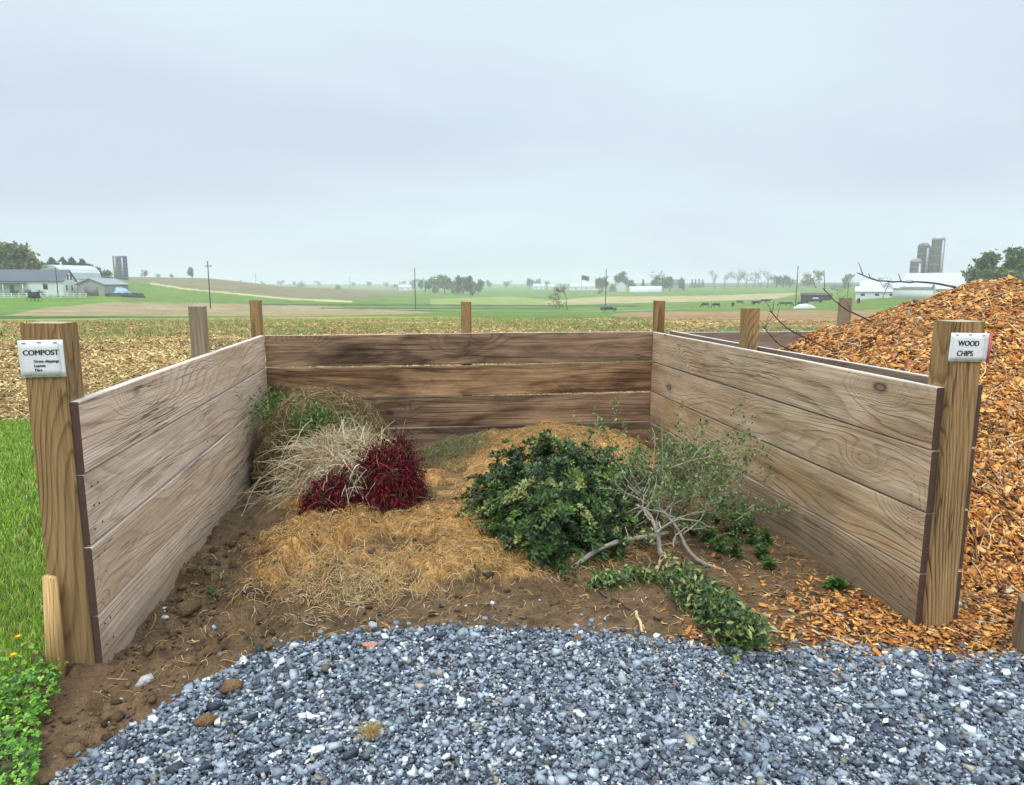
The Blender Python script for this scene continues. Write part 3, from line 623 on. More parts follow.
# ------------------------------------------------------------------ hay and straw fibres in the bin (stuff)
m_straw = attr_mat('dry_grass', .75, 20, .2, 50, 0, trans=.15, spec=.25)
def curls(x, y, zf, lmin, lmax, r, pal, lift=.02, K=6, curl=.5, w=None, up=0.0, sides=3):
    n = len(x); L = rng.uniform(lmin, lmax, n); a = rng.uniform(0, 2*PI, n); ka = rng.normal(0, curl, n)*4
    s = np.linspace(0, 1, K); ang = a[:, None]+ka[:, None]*s[None]*.5
    dx = np.cumsum(np.cos(ang), 1)/K*L[:, None]; dy = np.cumsum(np.sin(ang), 1)/K*L[:, None]
    xs = x[:, None]+dx-dx.mean(1, keepdims=True); ys = y[:, None]+dy-dy.mean(1, keepdims=True)
    z = zf(xs, ys)+.003+rng.uniform(0, lift, (n, 1))+lift*.8*np.sin(s*PI)[None]*rng.random((n, 1))+up*s[None]*rng.random((n, 1))*L[:, None]
    R_ = r*rng.uniform(.6, 1.3, (n, 1))*np.ones((1, K)); R_[:, -1] *= .3
    return tubes(np.stack([xs, ys, z], -1), R_, sides, pick(pal, n, .2, w))
HP = [(.72, .43, .15), (.62, .34, .10), (.82, .58, .28), (.42, .22, .075), (.50, .30, .11), (.22, .15, .06)]
x, y = sample(52000, X0+.03, X1-.05, 3.2, YB-.03, lambda x, y: (rng.random(len(x)) < ss(.02, .10, hay_h(x, y))) & (rng.random(len(x)) < np.clip(1.3-(y-3.2)/4, .3, 1)))
pp = [curls(x, y, lambda a, b: np.where((a > X0) & (a < X1), dirt_z(a, b), .2), .04, .13, .0013, HP, .022)]
x, y = sample(5000, -.9, .5, 3.0, 3.9, lambda x, y: rng.random(len(x)) < np.exp(-(((x+.28)/.42)**2+((y-3.45)/.28)**2)*1.5))
pp.append(curls(x, y, dirt_z, .04, .12, .0011, [(.66, .48, .24), (.56, .38, .17), (.72, .56, .32)], .03))
x, y = sample(2200, X0+.05, X1-.05, 2.6, 4.2, lambda x, y: in_gravel(x, y) < -.03)
pp.append(curls(x, y, dirt_z, .02, .09, .0013, HP+[(.72, .62, .45)], .01))
pp.append(inst(*(lambda n, x, y, s: (np.stack([x, y, dirt_z(x, y)+s*.2], -1), np.stack([s, s*.75, s*.5], -1), rot_rand(n, .6), ICO_V, ICO_F, .3, pick([(.13, .08, .04), (.10, .06, .03), (.18, .115, .06), (.07, .045, .024), (.55, .52, .48)], n, .2, [.32, .3, .2, .15, .03])))(
    *(lambda xy: (len(xy[0]), xy[0], xy[1], rng.uniform(.002, .010, len(xy[0]))*np.where(rng.random(len(xy[0])) < .07*(1+2*(xy[0] < -.6)), rng.uniform(1.8, 4, len(xy[0])), 1)))(sample(9000, -1.5, X1-.03, 1.8, 4.3, lambda x, y: (in_gravel(x, y) < -.02) & ((x > X0+.02) | (y < YF-.06)) & (rng.random(len(x)) < np.where(x < -.4, 1, .45)))))))
# three- and four-sided faces are kept in two meshes
hay = join(pp[:3]); o = mesh('hay_litter', hay[0], hay[1], m_straw, col=hay[2]); tag(o, kind='stuff', label='tan dried grass clippings matted over the bin floor', cat='hay')
o = mesh('dirt_crumbs', pp[3][0], pp[3][1], m_dirt, col=pp[3][2]); tag(o, kind='stuff', label='brown crumbs of earth scattered on the damp soil', cat='soil')

# ------------------------------------------------------------------ lawn grass and clover
m_leaf = attr_mat('leaf_green', .55, 20, .25, 60, 0, trans=.30, spec=.4)
GRN = [(.24, .46, .03), (.17, .36, .025), (.32, .55, .045), (.10, .22, .02), (.44, .54, .09), (.50, .44, .18)]
def blades(x, y, z0, hmin, hmax, wd, pal, lean=.6, w=None):
    n = len(x); h = rng.uniform(hmin, hmax, n); a = rng.uniform(0, 2*PI, n); d = np.stack([np.cos(a), np.sin(a), 0*a], -1); s = np.stack([-np.sin(a), np.cos(a), 0*a], -1)
    ln = rng.uniform(.1, lean, n)[:, None]; P = np.stack([x, y, z0+0*x], -1); W_ = (wd*rng.uniform(.6, 1.3, n))[:, None]
    up = np.array([0, 0, 1.0])
    m_ = P+up*(h*.6)[:, None]+d*ln*h[:, None]*.4; tp = P+up*(h*(1-.3*ln[:, 0]))[:, None]+d*ln*h[:, None]*1.1
    V = np.stack([P-s*W_, P+s*W_, m_+s*W_*.8, m_-s*W_*.8, tp], 1).reshape(-1, 3); i = np.arange(n)[:, None]*5
    F = np.concatenate([i+np.array([[0, 1, 2]]), i+np.array([[0, 2, 3]]), i+np.array([[3, 2, 4]])]); return V, F, np.repeat(pick(pal, n, .2, w), 5, 0)
pp = []
x, y = sample(90000, -3.4, -1.3, 2.3, 4.2, lambda x, y: in_lawn(x, y) & (x < -y*.30-.4)); pp.append(blades(x, y, .012+rise(x, y), .02, .055, .0018, GRN))
x, y = sample(130000, -5.6, -1.4, 4.2, 8.8, lambda x, y: in_lawn(x, y) & (x < -y*.28-.1)); pp.append(blades(x, y, .015+rise(x, y), .025, .065, .0035, GRN))
x, y = sample(34000, -2.6, -.9, 1.5, 2.5, lambda x, y: in_lawn(x, y)); pp.append(blades(x, y, .012+rise(x, y), .02, .06, .0016, GRN))
x, y = sample(1500, -1.75, X0-.02, 2.7, 6.0, lambda x, y: x < X0-.2); pp.append(blades(x, y, .0, .05, .16, .003, GRN))
V, F, c_ = join(pp); o = mesh('grass', V, F, m_leaf, col=c_); tag(o, kind='stuff', label='short bright green lawn grass left of the bin', cat='grass')
def clover(x, y, z, size, pal):
    n = len(x); a = rng.uniform(0, 2*PI, n); S = size*rng.uniform(.6, 1.2, n); nn = unit(np.stack([rng.normal(0, .35, n), rng.normal(-.2, .35, n), np.ones(n)], -1)); out = []; c0 = pick(pal, n, .2)
    for k in range(3):
        b_ = a+k*2*PI/3; d = unit(np.stack([np.cos(b_), np.sin(b_), 0*b_], -1)-nn*0); d = unit(d-nn*(d*nn).sum(1, keepdims=True))
        out.append(leaves(np.stack([x, y, z], -1), d, nn, S, S*.95, c0*(1+.1*rng.normal(size=(n, 1))), fold=.12))
    return join(out)
x, y = sample(17000, -2.4, -.90, 1.6, 2.85, lambda x, y: (in_lawn(x-.06, y)) & (rng.random(len(x)) < ss(2.85, 2.45, y)*ss(-2.6, -1.9, x)+.06))
V, F, c_ = clover(x, y, .03+rise(x, y)+rng.uniform(0, .06, len(x)), .0135, [(.13, .33, .025), (.20, .44, .04), (.07, .18, .02), (.30, .54, .08), (.045, .11, .015)])
o = mesh('clover', V, F, m_leaf, col=c_); tag(o, kind='stuff', label='bright green clover patch at the near edge of the lawn', cat='clover')
YEL = plain('yellow_petals', (.85, .62, .02), .6, 40, .15); STEM = plain('flower_stem', (.16, .26, .06), .6)
for (px, py, l_) in ((19, 645, 'yellow dandelion flower in the lawn, the farther of two'), (15, 667, 'yellow dandelion flower in the lawn, the nearer of two')):
    p = onz(px, py, .12); r_ = thing('dandelion', l_, 'flower', (p[0], p[1], .01+float(rise(p[0], p[1]))), group='dandelions in the lawn')
    K = 4; V, F = tubes(np.array([[[0, 0, 0], [.003, 0, .03], [.002, .002, .055], [0, 0, .078]]]), np.full((1, 4), .0016), 5); mesh('stem', V, F, STEM, r_)
    n = 46; a = rng.uniform(0, 2*PI, n); V, F, _ = leaves(np.tile([0, 0, .078], (n, 1)), np.stack([np.cos(a), np.sin(a), rng.uniform(.0, 1.2, n)], -1), np.tile([0, 0, 1.], (n, 1)), .017, .005); mesh('flower_head', V, F, YEL, r_)

# ------------------------------------------------------------------ field stubble and weeds (stuff)
ST = [(.66, .48, .20), (.54, .37, .14), (.76, .60, .29), (.38, .22, .085), (.20, .11, .05)]
def wedge(n, d0, d1, pxa, pxb, pw=1.0):
    u = rng.random(n)**pw; D = d0*(d1/d0)**u; a0, a1 = _az(pxa), _az(pxb); az = rng.uniform(a0, a1, n); return D*np.sin(az), D*np.cos(az), D
def residue(n, d0, d1, pxa, pxb, sc, cond):
    x, y, D = wedge(n, d0, d1, pxa, pxb); k = cond(x, y, D); x, y, D = x[k], y[k], D[k]; n = len(x); z = TZ(x, y)
    L = sc*rng.uniform(.5, 1.4, n)*np.clip(D/18, .36, .95); S = np.stack([L*1.3, L*rng.uniform(.05, .22, n), L*.035], -1)
    return inst(np.stack([x, y, z+.012+rng.uniform(0, .02, n)], -1), S, rot_rand(n, .30), CH_V, BOXF, .35, pick(ST, n, .2)*(1+.5*fbm(x*.5, y*.5, 110, 3)[:, None]))
fld = lambda x, y, D: ~((x > X0-.3) & (x < 6.4) & (y < 6.7)) & ((x > -1.9) | (y > 8.4+.35*fbm(x*.9, y*0, 81, 3)+.10*(x+3))) & ~in_lawn(x, y)
V, F, c_ = join([residue(120000, 6.5, 60, -60, 260, .15, fld), residue(80000, 9, 60, 230, 720, .15, fld), residue(9000, 16, 50, 700, 980, .14, fld)])
o = mesh('crop_residue', V, F, attr_mat('corn_residue', .85, 8, .3, 30, 0), col=c_); tag(o, kind='stuff', label='pale corn leaf residue lying over the brown field', cat='crop residue')
x, y, D = wedge(5200, 8.6, 70, -60, 660, .8); k = fld(x, y, D) & (fbm(x/6, y/6, 120, 2)+.35*ss(12, 50, D) > .10); x, y = x[k], y[k]
nb = 26; X_ = np.repeat(x, nb)+rng.normal(0, .09, len(x)*nb); Y_ = np.repeat(y, nb)+rng.normal(0, .09, len(x)*nb); D_ = np.hypot(X_, Y_)
V, F, c_ = blades(X_, Y_, TZ(X_, Y_), .05, .20, .006, [(.22, .32, .07), (.16, .26, .05), (.36, .38, .12), (.46, .42, .17)], .9)
o = mesh('field_weeds', V, F, m_leaf, col=c_); tag(o, kind='stuff', label='green weed tufts sprouting through the stubble field', cat='weeds')
# ------------------------------------------------------------------ plants and cuttings in the bin
m_bark = attr_mat('bark', .85, 45, .8, 90, .8, .004); m_burg = attr_mat('burgundy_leaf', .75, 30, .3, 60, 0, trans=.1, spec=.12); m_dk = attr_mat('evergreen_leaf', .5, 20, .3, 60, 0, trans=.12, spec=.45)
def lump(cx, cy_, rx, ry, rz_, n=40, amp=.25, s=0, z0=0.0):
    th = np.linspace(0, 2*PI, n, endpoint=False); ph2 = np.linspace(0, PI/2, 14)
    T, Pp = np.meshgrid(th, ph2); r = 1+amp*fbm(np.cos(T)*2+Pp*1.5+s, np.sin(T)*2+Pp, int(s)+130, 3)
    V = np.stack([cx+rx*r*np.cos(T)*np.cos(Pp), cy_+ry*r*np.sin(T)*np.cos(Pp), z0+rz_*r*np.sin(Pp)], -1); i = np.arange(T.size).reshape(T.shape)
    return V.reshape(-1, 3), np.stack([i[:-1], np.roll(i[:-1], -1, 1), np.roll(i[1:], -1, 1), i[1:]], -1).reshape(-1, 4)
def clampx(V):      # nothing grows through the boards
    V[:, 0] = np.clip(V[:, 0], X0+.012, X1-.012); V[:, 1] = np.minimum(V[:, 1], YB-.012); V[:, 2] = np.maximum(V[:, 2], .012); return V
def on_lump(n, cx, cy_, rx, ry, rz_, lo=.85, hi=1.05, low=-.05):
    d = rng.normal(size=(n, 3)); d[:, 2] = np.abs(d[:, 2])+low; d = unit(d); r = rng.uniform(lo, hi, (n, 1)); return np.array([cx, cy_, 0])+d*r*[rx, ry, rz_], d
def lmp(k, *a): V, F = lump(*a[:-1], n=32, s=a[-1]); return clampx(V), F, np.tile(k, (len(V), 1))
# 1. brown heap of dead stems in the far left corner
hp = thing('dead_stem_heap', 'brown heap of matted dead stems in the far left corner of the bin', 'plant debris', (-.75, 5.55, .05))
V, F, c_ = lmp([.13, .085, .04], -.76, 5.72, .42, .50, .60, 1); mesh('matted_core', V, F, m_straw, hp, c_*(1+.4*rng.normal(size=(len(V), 1))), world=True)
P, d = on_lump(12000, -.70, 5.68, .56, .58, .72); n = len(P); tan_ = unit(np.cross(d, rng.normal(size=(n, 3)))+[0, 0, -.25]); L = rng.uniform(.06, .22, (n, 1)); s = np.linspace(0, 1, 5)[None, :, None]
pts = P[:, None]+tan_[:, None]*L[:, None]*(s-.5)+d[:, None]*(.05*np.sin(s*PI)*rng.random((n, 1, 1)))
V, F, c_ = tubes(pts, np.full((n, 5), .0016)*rng.uniform(.6, 1.5, (n, 1)), 3, pick([(.27, .18, .08), (.38, .26, .12), (.16, .11, .05), (.20, .17, .07), (.50, .38, .20)], n, .2)); mesh('stems', clampx(V), F, m_straw, hp, c_, world=True)
gp = thing('green_clippings', 'fresh green feathery clippings against the left wall behind the dead stems', 'plant debris', (-1.05, 5.75, .05))
n = 1100; P = np.concatenate([rng.normal([-1.10, 5.75, .60], [.09, .22, .07], (n//2, 3)), rng.normal([-.72, 5.25, .55], [.08, .05, .07], (n//2, 3))]); V, F, c_ = leaves(P, rng.normal(size=(n, 3))+[0, -.3, .3], rng.normal(size=(n, 3)), .045, .014, pick([(.10, .20, .035), (.07, .15, .03), (.14, .24, .05)], n, .2)); mesh('foliage', clampx(V), F, m_leaf, gp, c_, world=True)
# 2. pale bundle of ornamental grass
pg = thing('cut_ornamental_grass', 'pale straw coloured bundle of cut ornamental grass sprawling in the bin', 'cut grass', (-.55, 4.95, .1))
def spray(n, c0, sp, mean, spd, lmin, lmax, r, droop, pal, K=7, w=None):
    P0 = rng.normal(c0, sp, (n, 3)); dr = unit(np.array(mean)+rng.normal(size=(n, 3))*spd); L = rng.uniform(lmin, lmax, (n, 1)); s = np.linspace(0, 1, K)[None, :, None]
    sd_ = unit(np.cross(dr, rng.normal(size=(n, 3))))
    P = P0[:, None]+dr[:, None]*L[:, None]*s+sd_[:, None]*(rng.normal(size=(n, 1, 1))*.14*L[:, None]*s**2); P[:, :, 2] -= (droop*L*(s[..., 0]**2)*rng.uniform(.3, 1.3, (n, 1)))
    R_ = r*rng.uniform(.6, 1.3, (n, 1))*np.linspace(1, .35, K)[None]; return tubes(P, R_, 3, pick(pal, n, .15, w))
PAL = [(.80, .64, .42), (.70, .52, .32), (.86, .74, .56), (.52, .38, .20), (.50, .48, .30)]
V, F, c_ = join([spray(900, [-.44, 4.70, .30], [.07, .06, .05], [-.2, -.5, .45], .7, .10, .27, .0036, .55, PAL), spray(220, [-.36, 4.62, .34], [.08, .05, .05], [-.1, -.75, -.1], .6, .08, .24, .0036, .35, PAL), spray(1500, [-.50, 5.0, .36], [.12, .08, .06], [-.05, -.35, .55], .75, .12, .34, .0036, .45, PAL),
                 spray(900, [-.38, 4.92, .26], [.11, .07, .07], [.2, -.5, .35], .6, .12, .32, .0036, .4, PAL),
                 spray(260, [-.72, 4.95, .16], [.10, .08, .06], [-.6, -.35, .15], .55, .15, .45, .0022, .35, PAL+[(.32, .27, .12)]),
                 spray(120, [-.55, 5.0, .35], [.15, .1, .06], [-.0, -.1, .8], .7, .3, .55, .0018, .7, PAL)])
mesh('stems', clampx(V), F, m_straw, pg, c_, world=True)
V, F, c_ = lmp([.46, .34, .20], -.55, 5.08, .30, .26, .42, 3); mesh('matted_core', V, F, m_straw, pg, c_*(1+.3*rng.normal(size=(len(V), 1))), world=True)
# 3. burgundy foliage, two clumps
def burgundy(cx, cy_, rx, ry, rz_, n, label, subs):
    r_ = thing('burgundy_foliage', label, 'cut shrub', (cx, cy_, .08), group='burgundy cuttings')
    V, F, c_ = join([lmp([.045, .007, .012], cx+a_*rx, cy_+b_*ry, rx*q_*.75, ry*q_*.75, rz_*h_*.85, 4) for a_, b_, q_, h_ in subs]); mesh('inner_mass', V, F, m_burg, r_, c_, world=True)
    PP = [on_lump(int(n*q_*.6), cx+a_*rx, cy_+b_*ry, rx*q_, ry*q_, rz_*h_, .75, 1.18) for a_, b_, q_, h_ in subs]; P = np.concatenate([p_[0] for p_ in PP]); d = np.concatenate([p_[1] for p_ in PP]); n = len(P)
    P = P+rng.normal(size=P.shape)*np.where(rng.random((n, 1)) < .15, .05, .018)
    V, F, c_ = leaves(P+[0, 0, .02], d*.45+rng.normal(size=(n, 3))*.35+[0, 0, -.8], d, rng.uniform(.02, .065, n), rng.uniform(.005, .011, n), pick([(.115, .004, .012), (.065, .004, .008), (.17, .008, .017), (.025, .003, .005), (.13, .05, .03), (.05, .045, .02)], n, .3, [.3, .25, .17, .13, .09, .06]))
    mesh('foliage', clampx(V), F, m_burg, r_, c_, world=True)
    m = 320; k = rng.integers(0, n, m); P, d = P[k], d[k]; s = np.linspace(0, 1, 5)[None, :, None]; tn = unit(d*.5+rng.normal(size=(m, 3))*.6+[0, 0, .2]); pts = P[:, None]+tn[:, None]*s*rng.uniform(.05, .20, (m, 1, 1))+d[:, None]*.03*np.sin(s*PI)
    V, F, c_ = tubes(pts, np.full((m, 5), .0013), 3, pick([(.50, .38, .26), (.3, .16, .12), (.12, .02, .03)], m)); mesh('stems', clampx(V), F, m_straw, r_, c_, world=True)
burgundy(-.15, 4.58, .20, .20, .50, 15000, 'larger burgundy mass of cut foliage right of the pale grass bundle', [(-.35, .1, .8, .92), (.4, 0, .75, 1.0), (.05, -.4, .85, .75), (-.8, -.3, .5, .45)])
burgundy(-.52, 4.48, .16, .12, .34, 8500, 'smaller burgundy clump of cut foliage under the pale grass bundle', [(-.3, 0, .85, .85), (.4, .2, .75, 1.0), (.5, -.5, .6, .5)])
sp_ = thing('olive_sprig', 'olive green sprig lying on the hay at the foot of the burgundy foliage', 'sprig', (.02, 4.5, .15))
def sprig(root, P0, P1, n, L, W, pal, mat, spread=.04, rs=.002, upk=.5, name='foliage'):
    P0, P1 = np.array(P0, float), np.array(P1, float); s = np.linspace(0, 1, 6)[None, :, None]; V, F, c_ = tubes(P0[None, None]+(P1-P0)[None, None]*s+[0, 0, .02]*np.sin(s*PI), np.linspace(rs, rs*.4, 6)[None], 4, np.array([[.13, .09, .05]])); mesh('stem', V, F, m_bark, root, c_, world=True)
    tt_ = rng.random(n)[:, None]; P = P0+(P1-P0)*tt_+rng.normal(size=(n, 3))*spread*[1, 1, .6]; P[:, 2] = np.maximum(P[:, 2], .015); D = unit(P1-P0)*.6+rng.normal(size=(n, 3))*.6+[0, 0, upk*.3]
    V, F, c_ = leaves(P, D, rng.normal(size=(n, 3))*.5+[0, 0, 1], rng.uniform(.6, 1.2, n)*L, W, pick(pal, n, .2)); mesh(name, clampx(V), F, mat, root, c_, world=True)
sprig(sp_, [-.06, 4.48, .14], [.13, 4.62, .19], 320, .035, .007, [(.12, .15, .05), (.18, .20, .08)], m_leaf)
# 4. big dark evergreen heap
DG = [(.055, .115, .022), (.034, .078, .018), (.11, .19, .035), (.27, .30, .09), (.016, .040, .012)]
eh = thing('evergreen_cuttings', 'big dark green heap of leafy evergreen cuttings in the middle of the bin', 'cuttings', (.95, 4.1, .05))
Ls = [(.84, 4.02, .42, .58, .66, 5), (1.15, 4.38, .36, .50, .50, 6), (.62, 4.22, .26, .38, .44, 7), (.78, 3.74, .28, .24, .40, 8), (1.08, 3.80, .24, .20, .32, 9)]
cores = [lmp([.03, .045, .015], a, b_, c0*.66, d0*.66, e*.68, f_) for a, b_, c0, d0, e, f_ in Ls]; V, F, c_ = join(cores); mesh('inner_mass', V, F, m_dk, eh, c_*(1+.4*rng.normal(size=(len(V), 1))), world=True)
PL, FL = [], []
for (a, b_, rx, ry, rz_, f_), ns in zip(Ls, (640, 360, 280, 280, 180)):
    P, d = on_lump(ns, a, b_, rx, ry, rz_, .74, .98, low=-.25); tn = unit(d*.75+rng.normal(size=(ns, 3))*.55+[0, -.15, -.25]); L = rng.uniform(.10, .24, ns)
    K = 7; s = np.linspace(0, 1, K)[None, :, None]; pts = P[:, None]+tn[:, None]*L[:, None, None]*s; pts[:, :, 2] -= (.5*L[:, None]*s[..., 0]**2)
    V, F, c_ = tubes(pts, np.linspace(.003, .001, K)[None]*np.ones((ns, 1)), 3, pick([(.10, .08, .04)], ns)); PL.append((V, F, c_))
    m = 46; k = np.repeat(np.arange(ns), m); u = rng.random(len(k)); q = pts[k, 0]+(pts[k, -1]-pts[k, 0])*u[:, None]; q[:, 2] += .5*L[k]*(u-u*u)
    side = unit(np.cross(tn[k], d[k]+rng.normal(size=(len(k), 3))*.25))*np.sign(rng.normal(size=(len(k), 1)))
    tone = np.repeat(pick(DG, ns, .15, [.32, .24, .2, .09, .15]), m, 0)*(1+.25*rng.normal(size=(len(k), 1)))
    FL.append(leaves(q+rng.normal(size=q.shape)*.006, side+tn[k]*.6+rng.normal(size=q.shape)*.25, d[k]+rng.normal(size=q.shape)*.35, rng.uniform(.022, .042, len(k)), rng.uniform(.011, .018, len(k)), tone))
V, F, c_ = join(PL); mesh('stems', clampx(V), F, m_bark, eh, c_, world=True); V, F, c_ = join(FL); mesh('foliage', clampx(V), F, m_dk, eh, c_, world=True)
rt = [(.42, .16, .06)]; V, F, c_ = spray(16, [.76, 3.98, .35], [.02, .02, .02], [0, -.2, 0], .7, .03, .09, .003, .1, rt); mesh('rusty_twigs', V, F, m_bark, eh, c_, world=True)
# 5. lopped shrub with grey limbs
def limb(pts, r0, r1, root, name='limb', cap=True, col=(.27, .235, .19), sides=8):
    Q = np.array([aty(*p) for p in pts]); n = 14; tt_ = np.linspace(0, len(Q)-1, n); i = np.clip(tt_.astype(int), 0, len(Q)-2); f = (tt_-i)[:, None]
    Qa, Qb = Q[np.maximum(i-1, 0)], Q[np.minimum(i+2, len(Q)-1)]; q = .5*((2*Q[i])+(-Qa+Q[i+1])*f+(2*Qa-5*Q[i]+4*Q[i+1]-Qb)*f*f+(-Qa+3*Q[i]-3*Q[i+1]+Qb)*f**3)
    q[:, 2] = np.maximum(q[:, 2], r0*.8); q[:, 0] = np.minimum(q[:, 0], X1-.02)
    R_ = np.linspace(r0, r1, n)*(1+.10*rng.normal(size=n)); q = q+rng.normal(size=q.shape)*r1*.25; V, F, c_ = tubes(q[None], R_[None], sides, np.array([col])); F = [list(f_) for f_ in F]
    mi = [0]*len(F); F += [list(range(sides))[::-1], list(range((n-1)*sides, n*sides))]; mi += [1, 0]
    mesh(name, V, F, [m_bark, CUT], root, c_, world=True, midx=mi, smooth=True); return q
CUT = plain('fresh_cut_wood', (.72, .48, .27), .8, 60, .3)
sh = thing('lopped_shrub', 'lopped shrub branch with grey bark and small leaves leaning toward the right wall', 'cut branch', (1.6, 4.0, .05))
limb([(661, 556, 3.50), (657, 535, 3.56), (650, 515, 3.65), (636, 505, 3.75)], .015, .009, sh)
q1 = limb([(722, 571, 3.42), (702, 563, 3.48), (688, 550, 3.54), (677, 528, 3.64), (664, 513, 3.72), (645, 500, 3.82), (628, 486, 3.90)], .014, .006, sh)
limb([(663, 556, 3.46), (655, 572, 3.40), (648, 592, 3.30), (641, 610, 3.22)], .013, .009, sh, col=(.48, .33, .20))
limb([(690, 574, 3.36), (676, 563, 3.40), (662, 570, 3.42)], .012, .008, sh, col=(.36, .18, .09))
for k in range(26):      # kinked bare shoots fanning out of the hub
    hub = np.array([rng.normal(1.32, .10), rng.normal(3.72, .12), rng.uniform(.10, .34)]); d = unit(np.array([rng.uniform(-.2, 1.0), rng.uniform(-.1, .9), rng.uniform(.05, .9)])+rng.normal(size=3)*.2); q = [hub]; L = rng.uniform(.25, .62)
    for j in range(8): d = unit(d+rng.normal(size=3)*.30+[0, 0, .03]); q.append(q[-1]+d*L/8)
    q = np.array(q); q[:, 0] = np.minimum(q[:, 0], X1-.03); q[:, 2] = np.maximum(q[:, 2], .03); V, F, c_ = tubes(q[None], np.linspace(rng.uniform(.0035, .009), .0016, 9)[None], 5, np.array([[.33, .28, .215]])*rng.uniform(.6, 1.2)); mesh('twig', V, F, m_bark, sh, c_, world=True)
tw = []
for p_ in ([(668, 469, 3.90), (690, 461, 3.90), (710, 456.7, 3.85), (738, 451, 3.80), (766, 447, 3.75)], [(690, 461, 3.90), (707, 443, 3.90), (738, 435, 3.85), (757, 437, 3.80)], [(664, 513, 3.72), (675, 497, 3.78), (673, 480, 3.82), (666, 460, 3.85), (668, 448, 3.90)],
           [(683, 534, 3.65), (700, 520, 3.70), (706, 505, 3.70), (711, 492, 3.70)], [(706, 505, 3.70), (718, 498, 3.68), (735, 493, 3.65)], [(703, 507, 3.70), (697, 495, 3.72), (693, 487, 3.75)], [(612, 510, 4.10), (602, 480, 4.20), (597, 445, 4.30), (598, 415, 4.35)], [(597, 445, 4.30), (610, 470, 4.20), (616, 500, 4.10)],
           [(670, 520, 3.70), (682, 517, 3.70), (695, 512, 3.72)], [(668, 580, 3.30), (676, 600, 3.25), (662, 617, 3.20), (650, 605, 3.25)], [(640, 500, 3.80), (652, 470, 4.00), (655, 440, 4.10), (652, 428, 4.15)], [(640, 537, 3.65), (655, 545, 3.60), (690, 540, 3.60)], [(645, 500, 3.82), (630, 470, 4.00), (622, 445, 4.10)]):
    tw.append(limb(p_, .0045, .0018, sh, name='twig', sides=5, col=(.36, .32, .27)))
n = 360; c0 = rng.normal([1.50, 3.98, .32], [.27, .20, .14], (n, 3)); dr = unit((c0-[1.3, 3.75, .1])+rng.normal(size=(n, 3))*.25); L = rng.uniform(.08, .22, (n, 1)); s = np.linspace(0, 1, 5)[None, :, None]
pts = c0[:, None]+dr[:, None]*L[:, None]*s+rng.normal(size=(n, 1, 3))*.03*s**2; pts[..., 0] = np.minimum(pts[..., 0], X1-.03); pts[..., 2] = np.maximum(pts[..., 2], .03)
V, F, c_ = tubes(pts, np.linspace(.0022, .001, 5)[None]*np.ones((n, 1)), 3, pick([(.28, .22, .16), (.20, .15, .10), (.38, .33, .27)], n)); mesh('brushwood', clampx(V), F, m_bark, sh, c_, world=True)
allp = [pts[:, 1:].reshape(-1, 3)]*2+[q_[3:] for q_ in tw[:3]*3+tw[6:7]]; k = np.concatenate(allp); k = k[rng.integers(0, len(k), 7600)]+rng.normal(size=(7600, 3))*.016
V, F, c_ = leaves(k, rng.normal(size=k.shape)+[0, 0, .2], rng.normal(size=k.shape)*.6+[0, 0, 1], rng.uniform(.016, .034, len(k)), rng.uniform(.010, .018, len(k)), pick([(.14, .24, .05), (.095, .18, .035), (.22, .30, .10), (.30, .35, .17), (.06, .12, .025)], len(k), .2)); mesh('foliage', clampx(V), F, m_leaf, sh, c_, world=True)
lm = thing('loose_limb', 'long smooth grey cut limb resting one end on the soil before the evergreen heap', 'cut branch', (.72, 3.42, 0))
limb([(551, 587, 3.42), (566, 573, 3.43), (588, 556, 3.46), (612, 543, 3.50), (640, 537, 3.55), (668, 533, 3.60)], .015, .011, lm)
def ground_bunch(label, pxs, n, L, W, pal, hgt, wid, name='leafy_bough', mat=None):
    Q = np.array([onz(px, py, .02) for px, py in pxs]); r_ = thing(name, label, 'sprig', (Q[0, 0], Q[0, 1], .01)); mat = mat or m_dk
    u = rng.random(n)*(len(Q)-1); cl_ = np.sin(u*5.3+pxs[0][0])+.4*np.sin(u*13); u = u[rng.random(n) < np.clip(.62+.5*cl_, .12, 1)]; n = len(u); i = u.astype(int); f = (u-i)[:, None]; P = Q[i]*(1-f)+Q[i+1]*f
    hh = np.sqrt(rng.random(n)); a = rng.uniform(0, PI, n); P = P+np.stack([wid*np.cos(a)*hh, wid*.6*rng.normal(size=n)*hh, hgt*np.sin(a)*hh], -1)
    D = rng.normal(size=P.shape)*.6+[.3, -.5, -.25]; V, F, c_ = leaves(P, D, rng.normal(size=P.shape)*.5+[0, -.3, 1], rng.uniform(.6, 1.2, n)*L, W, pick(pal, n, .25)); mesh('foliage', clampx(V), F, mat, r_, c_, world=True)
    s = np.linspace(0, 1, 8); ii_ = np.interp(s*(len(Q)-1), np.arange(len(Q)), np.arange(len(Q))); st_ = np.stack([np.interp(ii_, np.arange(len(Q)), Q[:, k_]) for k_ in range(3)], -1)+[0, 0, .02]
    V, F, c_ = tubes(st_[None], np.linspace(.005, .002, 8)[None], 5, np.array([[.15, .11, .07]])); mesh('stem', V, F, m_bark, r_, c_, world=True); return r_
ground_bunch('dark green bough trailing from the bin onto the gravel edge', [(668, 585), (690, 603), (712, 622), (735, 643), (748, 655)], 3000, .040, .015, DG, .20, .11)
ground_bunch('dark green bough lying under the grey limb', [(590, 590), (622, 584), (650, 582)], 900, .036, .015, DG[:4], .10, .07)
ground_bunch('small olive sprig of round leaves on bare soil in front of the evergreen heap', [(462, 586), (478, 582), (492, 580)], 420, .032, .024, [(.22, .25, .08), (.13, .17, .05), (.30, .30, .13)], .12, .05, mat=m_leaf)
